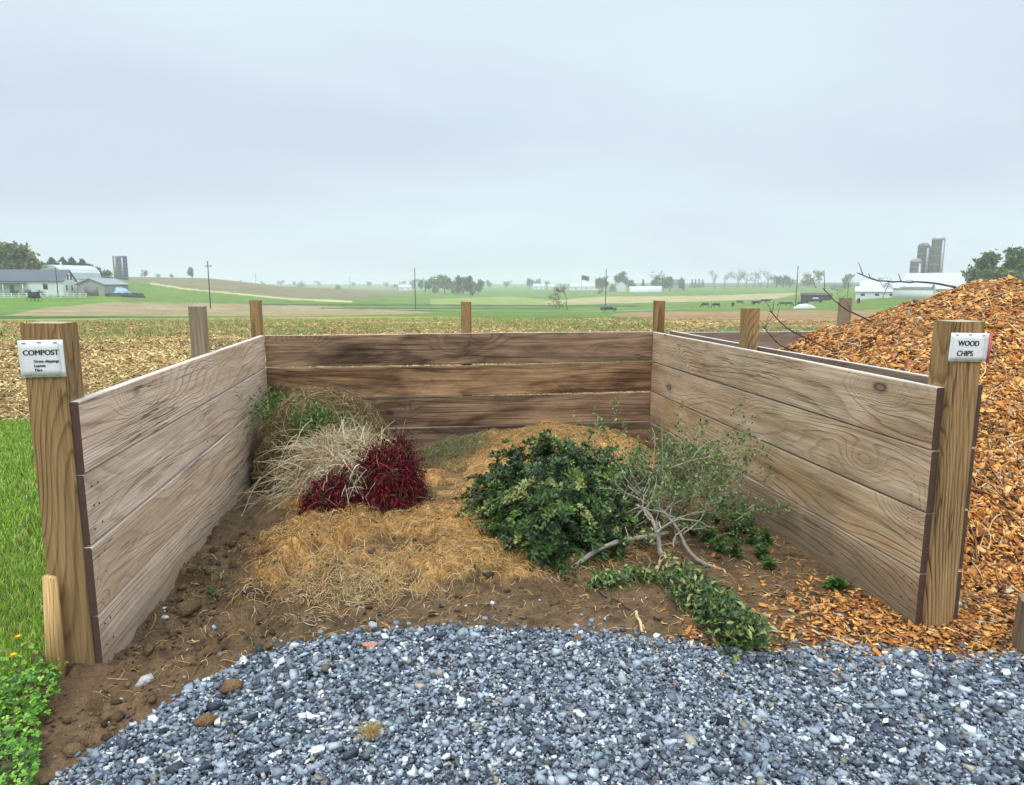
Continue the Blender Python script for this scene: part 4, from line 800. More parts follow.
def weed(px, py, n, L, W, hgt, label, grp=None, pal=[(.07, .16, .03), (.10, .22, .045), (.05, .12, .025)], spread=.06):
    p = onz(px, py, .01); r_ = thing('leafy_weed', label, 'weed', p, group=grp); st = max(3, n//9)
    a = rng.uniform(0, 2*PI, st); tip = np.stack([spread*np.cos(a)*rng.random(st), spread*np.sin(a)*rng.random(st), hgt*rng.uniform(.4, 1, st)], -1); s = np.linspace(0, 1, 4)[None, :, None]
    V, F, c_ = tubes(tip[:, None]*s, np.full((st, 4), .0013), 3, pick([(.14, .20, .06)], st)); mesh('stem', V, F, m_leaf, r_, c_)
    k = rng.integers(0, st, n); P = tip[k]*rng.uniform(.35, 1, (n, 1)); P[:, 0] = np.minimum(P[:, 0], X1-.015-p[0]) if p[0] < X1 else P[:, 0]; V, F, c_ = leaves(P, rng.normal(size=P.shape)*[1, 1, .35]+[0, 0, .1], np.tile([0, 0, 1.], (n, 1))+rng.normal(size=P.shape)*.3, rng.uniform(.6, 1.2, n)*L, W, pick(pal, n, .2))
    if p[0] < X1: V[:, 0] = np.minimum(V[:, 0], X1-.005-p[0])
    mesh('leaf', V, F, m_leaf, r_, c_)
weed(838, 592, 40, .055, .040, .09, 'broad leaved green weed at the foot of the right wall near its front end')
weed(768, 572, 90, .040, .013, .09, 'feathery green weed at the foot of the right wall, midway along')
for i, (px, py) in enumerate([(760, 562), (716, 556), (735, 560), (690, 538), (765, 548), (748, 530), (700, 528), (716, 524), (730, 538), (745, 536), (722, 515), (752, 548), (708, 545), (738, 522)]):
    weed(px, py, 120, .042, .014, .13, 'low feathery weeds growing between the shrub branch and the right wall', 'low weeds by the right wall')
weed(218, 583, 26, .03, .007, .06, 'thin grassy weed on the soil near the left wall, rear of two'); weed(212, 597, 34, .035, .008, .06, 'thin grassy weed on the soil near the left wall, front of two')
weed(262, 497, 40, .10, .006, .10, 'dark grass tuft by the left wall behind the hay')
rb = thing('rusty_prunings', 'rust brown dried prunings in the far right corner of the bin', 'prunings', (2.0, 5.9, .1)); V, F, c_ = spray(380, [1.98, 5.85, .16], [.14, .12, .05], [0, -.3, .4], .8, .06, .18, .0018, .3, [(.30, .11, .05), (.22, .09, .045), (.38, .20, .10)]); mesh('stems', clampx(V), F, m_bark, rb, c_, world=True)
# mossy clippings at the back wall
mc = thing('grass_clippings_mound', 'grey green clump of old grass clippings at the middle of the back wall', 'grass clippings', (.38, 5.95, .1)); x, y = rng.normal(.36, .13, 2600), np.minimum(rng.normal(5.92, .13, 2600), YB-.04)
V, F, c_ = curls(x, y, lambda a, b_: dirt_z(a, b_)+.06*np.exp(-(((a-.36)/.18)**2+((b_-5.95)/.2)**2)), .04, .12, .0018, [(.24, .22, .10), (.30, .28, .13), (.16, .16, .07)], .04); mesh('clippings', clampx(V), F, m_straw, mc, c_, world=True)

# bare thorny twigs reaching out of the wood chip heap
def bare(label, pts, r, kids=5):
    r_ = thing('bare_branch', label, 'branch', aty(*pts[-1])); q = limb(pts, r*.45, r, r_, name='stem', sides=5, col=(.13, .085, .07))
    for k in rng.integers(1, 11, kids):
        d = unit((q[k]-q[k+1])+rng.normal(size=3)*.04); e = q[k]+d*rng.uniform(.03, .10)+[0, 0, rng.uniform(.01, .05)]
        V, F, c_ = tubes(np.array([[q[k], (q[k]+e)/2+[0, 0, .004], e]]), np.array([[r*.4, r*.3, r*.2]]), 4, np.array([[.15, .09, .075]])); mesh('side_shoot', V, F, m_bark, r_, c_, world=True)
def limb_nx(*a, **k): return limb(*a, **k)
_x1 = X1; X1 = 99.0
bare('thin bare twig curving skyward over the crest of the chip heap', [(857, 273, 4.6), (880, 281, 4.7), (905, 281.5, 4.8), (930, 283, 4.9), (955, 287, 5.0)], .009, 6)
bare('bare twig rising beside the far post of the second bay', [(823, 288, 5.0), (836, 302, 5.05), (850, 311, 5.1), (872, 322, 5.1)], .008, 4)
bare('longest bare thorny twig on the left slope of the chip heap', [(769, 310, 4.9), (783, 325, 4.95), (800, 335, 5.0), (820, 345, 5.05), (835, 352, 5.05)], .009, 8)
bare('lower bare thorny twig on the left slope of the chip heap', [(762, 326, 4.85), (778, 343, 4.9), (795, 352, 4.95), (815, 362, 5.0)], .008, 7)
X1 = _x1
# ------------------------------------------------------------------ small things on soil and gravel
def rock(px, py, s, c0, label, cat='stone', name='stone', grp=None, flat=.5, z=.02, mat=None):
    p = onz(px, py, z); v = ICO_V; F = ICO_F
    # one subdivision for a less faceted lump
    E = {}; nv = [list(a_) for a_ in v]; nf = []
    def md(a_, b_):
        k = (min(a_, b_), max(a_, b_))
        if k not in E: E[k] = len(nv); nv.append(list(unit((np.array(nv[a_])+np.array(nv[b_]))/2)))
        return E[k]
    for a_, b_, c1 in F: x_, y_, z_ = md(a_, b_), md(b_, c1), md(c1, a_); nf += [[a_, x_, z_], [b_, y_, x_], [c1, z_, y_], [x_, y_, z_]]
    nv = np.array(nv)*(1+.22*rng.uniform(-1, 1, (len(nv), 1)))*[s, s*.75, s*flat]; nv[:, 2] += s*flat*.4
    o = mesh(name, nv, np.array(nf), mat or m_stone, col=np.tile(c0, (len(nv), 1))*(1+.1*rng.normal(size=(len(nv), 1)))); o.location = tuple(p); o.rotation_euler[2] = rng.uniform(0, 6); return tag(o, label, cat, grp)
rock(373, 626, .026, (.36, .38, .42), 'pale flat stone on the soil just behind the gravel edge')
rock(143, 763, .024, (.62, .61, .62), 'bright white angular stone in the gravel at lower left')
rock(232, 690, .042, (.19, .11, .05), 'largest brown earth clod lying on the gravel', 'clod', 'earth_clod', flat=.65, z=.03, mat=m_dirt)
rock(206, 723, .038, (.19, .11, .05), 'brown earth clod on the gravel, left of the lower pair', 'clod', 'earth_clod', flat=.65, z=.03, mat=m_dirt)
rock(226, 724, .020, (.20, .12, .055), 'small round earth clod on the gravel, right of the lower pair', 'clod', 'earth_clod', mat=m_dirt)
rock(578, 640, .030, (.17, .10, .05), 'brown earth clod at the gravel edge below the bin middle', 'clod', 'earth_clod', mat=m_dirt)
rock(186, 612, .075, (.15, .09, .045), 'large broken brown earth lump beside the left wall', 'clod', 'earth_clod', flat=.5, mat=m_dirt)
lf = onz(366, 648, .04); r_ = thing('fallen_leaf', 'curled orange pink leaf on the gravel edge', 'leaf', lf); V, F, c_ = leaves(np.array([[0, 0, 0.], [.01, .004, .002]]), np.array([[1, .5, .1], [-.8, .6, .2]]), np.array([[0, -.5, 1.], [.2, -.3, 1]]), np.array([.06, .04]), np.array([.035, .03]), np.array([[.62, .27, .16]]*2)); mesh('blade', V, F, m_leaf, r_, c_)
tf = onz(371, 735, .025); r_ = thing('straw_tuft', 'small yellow tuft of dry straw on the gravel', 'straw', tf); V, F, c_ = spray(240, [0, 0, .01], [.018, .014, .006], [0, 0, .1], .9, .02, .055, .0011, .2, [(.62, .46, .18), (.5, .36, .13)]); V[:, 2] = np.abs(V[:, 2]); mesh('stalks', V, F, m_straw, r_, c_)
def stick(label, p0, p1, r, c0, name='stick', cat='stick'):
    a_, b_ = onz(*p0, r*1.5+.02), onz(*p1, r*1.5+.03); s = np.linspace(0, 1, 7)[:, None]; q = a_*(1-s)+b_*s+np.sin(s*9+px)*[.004, .006, .003]
    V, F, c_ = tubes((q-a_)[None], np.linspace(r, r*.7, 7)[None], 6, np.array([c0])); o = mesh(name, V, F, m_bark, col=c_, smooth=True); o.location = tuple(a_); tag(o, label, cat)
stick('pale broken stick on the soil by the left side of the hay', (245, 606), (266, 597), .006, (.55, .42, .30)); stick('dark thin stick on bare soil below the grey limb', (600, 592), (634, 610), .007, (.10, .07, .05))
stick('splintered pale stick standing out at the gravel edge', (636, 612), (643, 632), .009, (.60, .44, .26)); stick('weathered stick lying on the spilled wood chips', (778, 617), (832, 612), .006, (.24, .17, .11))
stick('pale straight sliver of wood at the edge of the gravel', (812, 630), (860, 648), .005, (.66, .42, .2), cat='wood sliver')
# cut log standing at the right edge
lg = onz(1040, 655, 0); r_ = thing('cut_log', 'grey brown weathered log end standing at the right edge of the wood chips', 'log', lg)
Vv, Ff = cyl(0, 0, -.02, .24, .105, .10, 24); Vv[:, :2] *= (1+.04*rng.normal(size=(len(Vv), 1))); mesh('log_body', Vv, Ff, wood('weathered_log', L3(.26, .19, .11), L3(.08, .055, .035), L3(.12, .10, .06), .6, .4, axis='z', freq=20, knot=.4), r_)
pp_ = aty(956, 603, YF+.0); sc2 = mesh('paper_scrap', *box(-.018, .018, -.003, 0, -.011, .013), PAPER); sc2.location = (pp_[0], YF-.012, pp_[2]); sc2.rotation_euler = (0, .4, .2); tag(sc2, 'tiny white scrap caught on the outer boards of the divider', 'scrap')
ds = thing('dry_stalk', 'single dry stalk standing behind the left wall post', 'stalk', (-1.62, 5.4, 0)); pz = aty(190, 306, 5.4); pz2 = aty(193.5, 297, 5.42)
V, F, c_ = tubes(np.array([[[pz[0]-.02, 5.4, 0], [pz[0], 5.4, pz[2]*.6], pz, pz2]]), np.array([[.006, .005, .004, .003]]), 5, np.array([[.55, .55, .38]])); mesh('stem', V, F, m_straw, ds, c_, world=True)
# ------------------------------------------------------------------ trees
m_far = attr_mat('tree_leaf', .8, 1.5, .25, 3, 0, trans=.2, spec=.15); m_tb = attr_mat('tree_bark', .9, 2, .3, 6, 0, spec=.1)
def tree(px, D, h, label, grp=None, pal=None, kind='round', dens=1.0, wide=.42, dx=0, name='tree', bole=.25, cat='tree'):
    p = spot(px, D); r_ = thing(name, label, cat, p, rng.uniform(0, 6), grp); pal = pal or [(.09, .13, .05), (.12, .16, .07), (.07, .10, .04)]
    segs = []; tips = []
    def grow(p0, d, L, r, lev):
        K = 4; q = [p0]
        for k in range(K): d = unit(d+rng.normal(size=3)*.14+np.array([0, 0, .06])); q.append(q[-1]+d*L/K)
        segs.append((np.array(q), np.linspace(r, r*.6, K+1)))
        if lev == 0: tips.extend(q[2:]); return
        for c in range(3 if lev > 1 else 4):
            k = rng.integers(1 if lev < 3 else 2, K+1); ax = unit(rng.normal(size=3)*[1, 1, .3]); nd = unit(d*.75+ax*(wide*1.9)); grow(q[k], nd, L*rng.uniform(.5, .78), r*.5, lev-1)
        tips.append(q[-1])
    if kind in ('round', 'bare'):
        grow(np.array([0, 0, -.2]), np.array([0, 0, 1.]), h*(.30 if kind == 'round' else .42), h*.022 if kind == 'round' else h*.016, 3)
        tp = np.array(tips); sc = h*.97/max(tp[:, 2].max(), .1)
        V, F, c_ = tubes(np.array([s_[0] for s_ in segs])*sc, np.maximum(np.array([s_[1] for s_ in segs])*sc, h*.0028 if kind == 'round' else h*.005), 4, pick([(.16, .13, .11), (.12, .10, .085)], len(segs), .1)); tp = tp*sc
        mesh('trunk', V, F, m_tb, r_, c_)
        n = int((2200 if kind == 'round' else 260)*dens); k = tp[rng.integers(0, len(tp), n)]; k = k+rng.normal(size=(n, 3))*h*.045; k = k[k[:, 2] > h*bole*.5]
        if kind == 'round': k[:n//3, 2] *= rng.uniform(.45, 1, len(k[:n//3]))
        n = len(k)
    elif kind == 'conifer':
        V, F, c_ = tubes(np.array([[[0, 0, -.2], [0, 0, h*.5], [0, 0, h*.97]]]), np.array([[h*.02, h*.012, h*.003]]), 5, np.array([[.10, .08, .06]])); mesh('trunk', V, F, m_tb, r_, c_)
        n = int(1100*dens); u = rng.random(n)**.75; zz = h*(.06+.94*(1-u)); a = rng.uniform(0, 2*PI, n); rr2 = u*h*wide*.5*(.55+.45*np.abs(np.sin(a*2.5+zz*6/h*3)))*np.sqrt(rng.uniform(.35, 1, n)); rr2 = rr2+.01*h
        k = np.stack([rr2*np.cos(a), rr2*np.sin(a), zz-rr2*.25], -1)
    elif kind == 'bush':
        n = int(900*dens); d = rng.normal(size=(n, 3)); d[:, 2] = np.abs(d[:, 2]); d = unit(d); rad = (.75+.3*fbm(d[:, 0]*3+px, d[:, 1]*3+d[:, 2]*2, 140, 3))[:, None]; k = d*rad*rng.uniform(.55, 1, (n, 1))*[h*wide, h*wide, h]
        V, F, c_ = tubes(rng.normal(0, .12*h, (5, 1, 3))*np.array([0, 0, 0])[None, None]+np.stack([np.linspace(0, 1, 4)[:, None]*np.array([rng.normal(0, .3)*h*wide, rng.normal(0, .3)*h*wide, h*.7]) for _ in range(5)]), np.full((5, 4), h*.015), 4, pick([(.12, .09, .06)], 5)); mesh('stem', V, F, m_tb, r_, c_)
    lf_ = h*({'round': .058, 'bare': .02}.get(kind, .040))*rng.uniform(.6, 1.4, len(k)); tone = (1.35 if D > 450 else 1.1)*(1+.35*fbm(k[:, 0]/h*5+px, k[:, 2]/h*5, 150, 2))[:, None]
    V, F, c_ = leaves(k, rng.normal(size=k.shape), rng.normal(size=k.shape), lf_*1.5, lf_, pick(pal, len(k), .18)*tone); mesh('crown', V, F, m_far, r_, c_); return r_
def hpx(px, D, ytop):     # height a thing needs there to reach that row
    return elev_z(px, ytop, D)-spot(px, D)[2]
GL = [(.22, .25, .10), (.28, .30, .14), (.16, .19, .085)]; GD = [(.075, .11, .065), (.095, .13, .08), (.06, .085, .055)]; GM = [(.11, .18, .055), (.15, .22, .075), (.08, .13, .045)]
BR = [(.20, .15, .11), (.24, .20, .15), (.17, .17, .10)]
tree(16, 265, hpx(16, 265, 245), 'large pale olive green tree rising behind the white farmhouse', pal=GL, dens=2.2, wide=.55)
tree(-12, 262, hpx(-12, 262, 250), 'pale green tree cut off by the left edge of the picture', pal=GL, dens=1.6, wide=.5)
tree(40, 285, hpx(40, 285, 257), 'smaller green tree at the right side of the large olive tree', pal=GM+GL, dens=1.2)
for i, (px, yt, l_) in enumerate([(54, 258, 'first dark conifer counting from the left behind the white barn'), (65, 258, 'second dark conifer from the left behind the white barn'), (74, 258, 'third dark conifer from the left behind the white barn'), (84, 259, 'fourth dark conifer from the left behind the white barn')]):
    tree(px, 330, hpx(px, 330, yt), l_, 'conifers behind the white barn', GD, 'conifer', 3.0, 1.9, name='conifer_tree')
tree(94, 320, hpx(94, 320, 264), 'reddish brown budding tree between the conifers and the silos', pal=BR+GD, dens=1.1, wide=.5)
tree(103, 330, hpx(103, 330, 267), 'thin bare tree just left of the blue silo', pal=BR, kind='bare', wide=.5)
tree(193, 520, hpx(193, 520, 267.5), 'round pale tree on the crest of the left hill', pal=[(.16, .20, .11), (.2, .24, .15)], dens=.8, wide=.6)
tree(145, 600, hpx(145, 600, 270), 'low hazy tree on the hill crest right of the silos', pal=GL, dens=.5, wide=.7)
for px in (160, 172): tree(px, 640, hpx(px, 640, 273.5), 'small faint tree on the left hill crest', 'faint hill crest trees', GL, 'round', .35, .7)
tree(338, 560, hpx(338, 560, 283), 'small shrubby tree alone on the brown slope', pal=GM+GL, kind='bush', wide=.7)
tree(301, 900, hpx(301, 900, 279), 'faint shrub on the skyline left of the lone slope tree', pal=GM, kind='bush', wide=.8)
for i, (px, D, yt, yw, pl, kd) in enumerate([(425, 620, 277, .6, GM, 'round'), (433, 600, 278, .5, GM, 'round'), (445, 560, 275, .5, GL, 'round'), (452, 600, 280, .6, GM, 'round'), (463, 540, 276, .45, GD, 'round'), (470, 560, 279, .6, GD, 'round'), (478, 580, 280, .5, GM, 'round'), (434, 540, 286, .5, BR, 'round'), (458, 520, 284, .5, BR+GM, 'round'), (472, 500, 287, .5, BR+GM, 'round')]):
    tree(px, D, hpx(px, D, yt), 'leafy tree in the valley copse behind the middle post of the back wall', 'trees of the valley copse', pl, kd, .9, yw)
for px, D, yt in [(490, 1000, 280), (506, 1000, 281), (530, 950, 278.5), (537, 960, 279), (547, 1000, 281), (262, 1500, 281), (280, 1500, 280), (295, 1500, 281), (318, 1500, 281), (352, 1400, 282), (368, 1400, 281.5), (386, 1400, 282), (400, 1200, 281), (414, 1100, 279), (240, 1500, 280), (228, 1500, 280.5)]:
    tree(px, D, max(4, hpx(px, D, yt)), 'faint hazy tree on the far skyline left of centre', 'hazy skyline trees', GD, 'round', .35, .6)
tree(568, 215, hpx(568, 215, 283), 'bare purplish tree beside the lane left of the dark car', pal=[(.16, .09, .085), (.20, .12, .10)], kind='bare', wide=.75, dens=2.5)
tree(560, 235, hpx(560, 235, 288), 'small bare bush left of the purplish tree', pal=[(.16, .10, .09)], kind='bare', wide=.7, dens=2)
for px, D, yt, pl, kd, l_ in [(603, 640, 277, GM, 'round', 'rounded green tree just left of the utility pole above the car'), (621, 700, 271.5, GD, 'round', 'tallest rounded tree of the far farmstead'), (613, 650, 281, GD, 'bush', 'dark bush at the left of the white farmhouse gable'), (634, 640, 280, GM, 'round', 'small tree behind the left end of the plastic tunnels'), (643, 660, 279, GD, 'conifer', 'dark conifer above the plastic tunnels'), (652, 660, 280, GM, 'round', 'green tree above the middle of the plastic tunnels'), (658, 700, 270, BR, 'bare', 'tall bare tree above the plastic tunnels'), (664, 640, 276, GM, 'round', 'green tree at the right end of the plastic tunnels'), (670, 600, 277, GM, 'round', 'green tree in front of the grey farm shed'), (684, 620, 278, GM, 'round', 'green tree right of the grey farm shed'), (600, 560, 288, GD, 'bush', 'small dark bush in the pasture left of the farmstead')]:
    tree(px, D, hpx(px, D, yt), l_, None, pl, kd, .8, .55)
for px in (692, 695.5, 699, 702.5): tree(px, 800, hpx(px, 800, 279), 'small dark evergreen in the short row on the skyline', 'skyline evergreen row', GD, 'conifer', .6, .55, name='conifer_tree')
for px, yt in ((715, 269), (725, 271), (737, 268), (746, 270), (754, 271), (760, 270.5), (768, 269)):
    tree(px, 700, hpx(px, 700, yt), 'bare roadside tree in the spaced row on the right skyline', 'row of bare trees on the skyline', BR, 'bare', 1.3, .42, name='bare_tree')
for px, yt in ((776, 276), (783, 276), (790, 279)): tree(px, 720, hpx(px, 720, yt), 'hazy bushy tree at the right end of the bare tree row', 'bushy skyline trees', BR+GM, 'round', .6, .7)
tree(816, 650, hpx(816, 650, 271), 'lone leafing tree on the skyline above the dark shed', pal=BR+GL, dens=.5, wide=.6); tree(845, 600, hpx(845, 600, 274), 'faint leafing tree on the skyline left of the farm roofs', pal=BR+GL, dens=.4, wide=.6)
tree(839, 330, hpx(839, 330, 284), 'bare shrubby tree beside the far post of the second bay', pal=BR, kind='bare', wide=.7, dens=2); tree(884, 250, hpx(884, 250, 275), 'bare tree in front of the white barn at right', pal=BR, kind='bare', wide=.6)
tree(980, 230, hpx(980, 230, 254), 'round bright green tree right of the white barn', pal=GM, dens=2.2, wide=.55); tree(1015, 210, hpx(1015, 210, 250), 'broad green tree at the right edge of the picture', pal=GM, dens=2.4, wide=.6)

# ------------------------------------------------------------------ farm buildings
WHITE = plain('white_siding', (.72, .74, .76), .7, .5, .08); GREYR = plain('grey_shingle_roof', (.10, .115, .15), .8, .6, .15); PALER = plain('pale_metal_roof', (.50, .53, .56), .5, .3, .12); WIN = plain('dark_window', (.04, .05, .06), .2, 1, .1)
BEIGE = plain('beige_siding', (.36, .36, .34), .8, .5, .1); DOORM = plain('grey_door', (.24, .23, .23), .7, .5, .1); CONC = plain('silo_concrete', (.20, .20, .19), .85, .3, .25); BLUE = plain('blue_silo_enamel', (.06, .10, .26), .35, .3, .1); SILV = plain('galvanised_dome', (.42, .43, .44), .4, .4, .15, metal=.3); RUSTD = plain('rusted_dome', (.34, .25, .24), .6, .6, .2)
DARKW = plain('dark_shed_boards', (.055, .05, .055), .85, .5, .2); BLK = plain('black_sheet', (.02, .02, .025), .5, 1, .2); FOIL = plain('greenhouse_film', (.62, .66, .68), .4, .4, .1)
def gable(root, L, W, hw, hr, wm, rm, ov=.4, x=0, y=0, z=0, nm='wall'):
    """ridge along local x"""
    V = [[x+a*L/2, y+b_*W/2, z+c1] for c1 in (-1.0, hw) for (a, b_) in ((-1, -1), (1, -1), (1, 1), (-1, 1))]+[[x-L/2, y, z+hw+hr], [x+L/2, y, z+hw+hr]]
    mesh(nm, np.array(V), [[0, 1, 5, 4], [1, 2, 6, 9, 5], [2, 3, 7, 6], [3, 0, 4, 8, 7]], wm, root)
    sl_ = hr/(W/2); t_ = .18; o_ = ov; X_ = L/2+ov; Yo = W/2+ov; ze = hw-sl_*ov+.03; zr = hw+hr+.03
    P = []
    for xx in (-X_, X_):
        for (yy, zz) in ((-Yo, ze), (0, zr), (Yo, ze), (Yo, ze+t_), (0, zr+t_), (-Yo, ze+t_)): P.append([x+xx, y+yy, z+zz])
    F = [[k, (k+1) % 6, 6+(k+1) % 6, 6+k] for k in range(6)]+[[5, 4, 1, 0], [4, 3, 2, 1], [6, 7, 10, 11], [7, 8, 9, 10]]; return mesh('roof', np.array(P), F, rm, root)
def panel(root, x0, x1, z0, z1, y, name='window', mat=None, side=None):
    if side is None: V, F = box(x0, x1, y-.06, y-.003, z0, z1)
    else: V, F = box(side+(.003 if side > 0 else -.06), side+(.06 if side > 0 else -.003), x0, x1, z0, z1)
    return mesh(name, V, F, mat or WIN, root)
def bld(name, label, cat, px, D, turn=0): return thing(name, label, cat, spot(px, D), rot_to(px)+math.radians(turn))
# white farmhouse
fh = bld('farmhouse', 'long white farmhouse with dark grey roof and a gable end facing right', 'house', 14, 240, -24); S_ = 1.0
gable(fh, 34, 8.5, 3.6, 2.9, WHITE, GREYR, x=-3)
for x_ in (-10, -5.5, 9.0): panel(fh, x_, x_+1.1, 1.3, 2.8, -4.25)
for y_, z_ in ((-2.4, .9), (1.2, .9), (-1.2, 3.9), (1.0, 3.9)): panel(fh, y_, y_+.9, z_, z_+1.5, 0, side=14.0)
V, F = box(-3, 5, -6.6, -4.26, 2.75, 2.95); mesh('porch_roof', V, F, GREYR, fh)
for x_ in (-2.8, 0, 4.8): V, F = box(x_, x_+.18, -6.5, -6.32, -.5, 2.75); mesh('porch_post', V, F, WHITE, fh)
panel(fh, .8, 1.8, .2, 2.3, -4.25, 'door', DOORM); V, F = box(-8, -7.2, -.4, .4, 6.2, 7.3); mesh('chimney', V, F, BEIGE, fh)
for px, l_ in ((14, 'dark trimmed shrub at the left of the farmhouse porch'), (27, 'trimmed shrub before the farmhouse porch'), (39, 'dark trimmed shrub at the right of the farmhouse porch')): tree(px, 226, 2.3, l_, None, [(.05, .09, .03), (.07, .12, .04)], 'bush', 1, .75, name='shrub', cat='shrub')
def barn_rounded(root, L, W, hw, hr, wm, rm):
    mesh('wall', boxv(-L/2, L/2, -W/2, W/2, -1, hw), BOXF.copy(), wm, root); th = np.linspace(0, PI, 9); prof = [(-math.cos(a)*(W/2+.3), hw+math.sin(a)**.8*hr if 0 < a < PI else hw) for a in th]; prof = [(p_[0], p_[1]+.02) for p_ in prof]
    V = [[xx, yy, zz] for xx in (-L/2-.3, L/2+.3) for (yy, zz) in prof]; n = 9; F = [[k, k+1, n+k+1, n+k] for k in range(n-1)]; F += [list(range(n))[::-1], list(range(n, 2*n))]; return mesh('roof', np.array(V), F, rm, root)
b1 = bld('barn', 'white barn with curved pale roof between the farmhouse and the grey garage', 'barn', 71, 275, 40); barn_rounded(b1, 14, 10, 3.8, 4.6, WHITE, PALER); panel(b1, -2, 2, 0, 3, -5.0, 'door', DOORM); V, F = cyl(-3, 0, 8.2, 9.3, .35, .3, 8, .2); mesh('roof_vent', V, F, WHITE, b1)
gg = bld('garage', 'beige garage with grey overhead door and shallow grey roof', 'garage', 103, 238, 58); gable(gg, 12, 8, 3.2, 1.6, BEIGE, plain('grey_metal_roof', (.27, .29, .31), .6, .5, .1))
V, F = box(-6.06, -6.003, -2.2, 1.8, 0, 2.7); mesh('overhead_door', V, F, DOORM, gg); panel(gg, 2, 3, 1, 2, -4)
def silo(px, D, ytop, wpx, mat, dmat, label, dome=.9, grp=None):
    p = spot(px, D); h = hpx(px, D, ytop); r = wpx/2/ppm(px, D); s = thing('silo', label, 'silo', p, 0, grp); h0 = h-r*dome
    V, F = cyl(0, 0, -1, h0, r, None, 20); mesh('tower', V, F, mat, s); V, F = cyl(0, 0, h0+.01, h0+.15, r*1.03, None, 20, r*dome*.97); mesh('dome', V, F, dmat, s)
    V, F = box(-.35, .35, -r-.5, -r+.1, 0, h0-.3); mesh('chute', V, F, SILV, s)
    for k in range(6): V, F = cyl(0, 0, h0*(k+.6)/6.5, h0*(k+.6)/6.5+.12, r*1.015, None, 20); mesh('hoop', V, F, SILV, s)
    return s
silo(118.5, 430, 255, 7.0, CONC, SILV, 'grey concrete silo left of the blue silo on the far left hill', .5); silo(125.5, 425, 256, 6.5, BLUE, BLUE, 'dark blue silo on the far left hill', .25)
# covered silage pile with a car-sized tarp bulge
sp2 = bld('silage_heap', 'long low silage heap under black sheeting with a pale blue tarp right of the garage', 'silage heap', 124, 232, 8); V, F = lump(0, 0, 5.2, 2.2, 1.7, 36, .5, 4, -.2); V[:, 2] = np.minimum(V[:, 2], 1.25+.1*np.sin(V[:, 0]*3)); mesh('black_cover', V, F, BLK, sp2, smooth=True); V, F = lump(-.3, 1.9, 3.0, 1.4, 2.4, 24, .5, 9, -.2); mesh('blue_tarp', V, F, plain('pale_blue_tarp', (.34, .50, .58), .5, 1, .2), sp2, smooth=True)
tree(79, 228, 1.2, 'low hedge row before the grey garage', None, GM, 'bush', 2.0, 5.0, name='hedge', cat='hedge')
# paddock fence
fa, fb = spot(-30, 196), spot(85, 214); fn = thing('paddock_fence', 'white three rail paddock fence in front of the farmhouse', 'fence', fa); n = 17
for k in range(n):
    p = fa+(fb-fa)*k/(n-1); p[2] = float(TZ(p[0], p[1])); V, F = box(-.09, .09, -.09, .09, -.3, 1.45); mesh('fence_post', V+(p-fa), F, WHITE, fn)
for hz_ in (.45, .85, 1.25):
    q = np.array([fa+(fb-fa)*k/(n-1) for k in range(n)]); q[:, 2] = TZ(q[:, 0], q[:, 1])+hz_; V, F = tubes((q-fa)[None], np.full((1, n), .09), 4); mesh('rail', V, F, WHITE, fn)
# buggy by the fence
bg_ = bld('horse_buggy', 'small black covered buggy standing by the white paddock fence', 'buggy', 33, 193, 30); V, F = box(-1.0, 1.0, -.7, .7, .7, 2.0); V[4:, 0] *= .85; mesh('cabin', V, F, BLK, bg_); V, F = box(-1.0, .9, -.74, .74, 2.003, 2.1); mesh('roof', V, F, BLK, bg_)
for (x_, y_) in ((-.8, -.8), (.8, -.8), (-.8, .8), (.8, .8)):
    a = np.linspace(0, 2*PI, 17); V, F = tubes(np.stack([x_+.5*np.cos(a), np.full(17, y_), .5+.5*np.sin(a)], -1)[None], np.full((1, 17), .05), 4); mesh('wheel', V, F, BLK, bg_)
# utility poles
POLE = plain('pole_wood', (.075, .065, .06), .9, 2, .2)
for px, yt, yb, D, l_, ca in ((209, 261, 307, 172, 'utility pole rising from the green slope at left', 1), (415, 268, 309, 197, 'utility pole beside the lane left of centre', 1), (606, 269, 309, 200, 'utility pole standing above the dark car', 1), (797, 266, 308, 205, 'utility pole in the pasture left of the dark shed', 1), (848.5, 283, 300, 262, 'short pole behind the far post of the second bay', 0), (57, 268, 292, 222, 'utility pole in front of the farmhouse gable', 0), (256, 273, 283, 640, 'tiny distant pole on the left skyline', 1), (745, 276, 284, 0, '', 0), (350, 277, 288, 620, 'tiny distant pole on the brown slope', 0)):
    if not D: continue
    p = spot(px, D); h = hpx(px, D, yt); s = thing('utility_pole', l_, 'pole', p, rot_to(px)+.6); V, F = cyl(0, 0, -1, h, .15, .10, 8); mesh('shaft', V, F, POLE, s)
    if ca and px == 209: V, F = box(-.9, .9, -.16, -.03, h-1.2, h-1.05); mesh('crossarm', V, F, POLE, s); V, F = cyl(.75, -.1, h-1.05, h-.85, .06, None, 6); mesh('insulator', V, F, SILV, s)
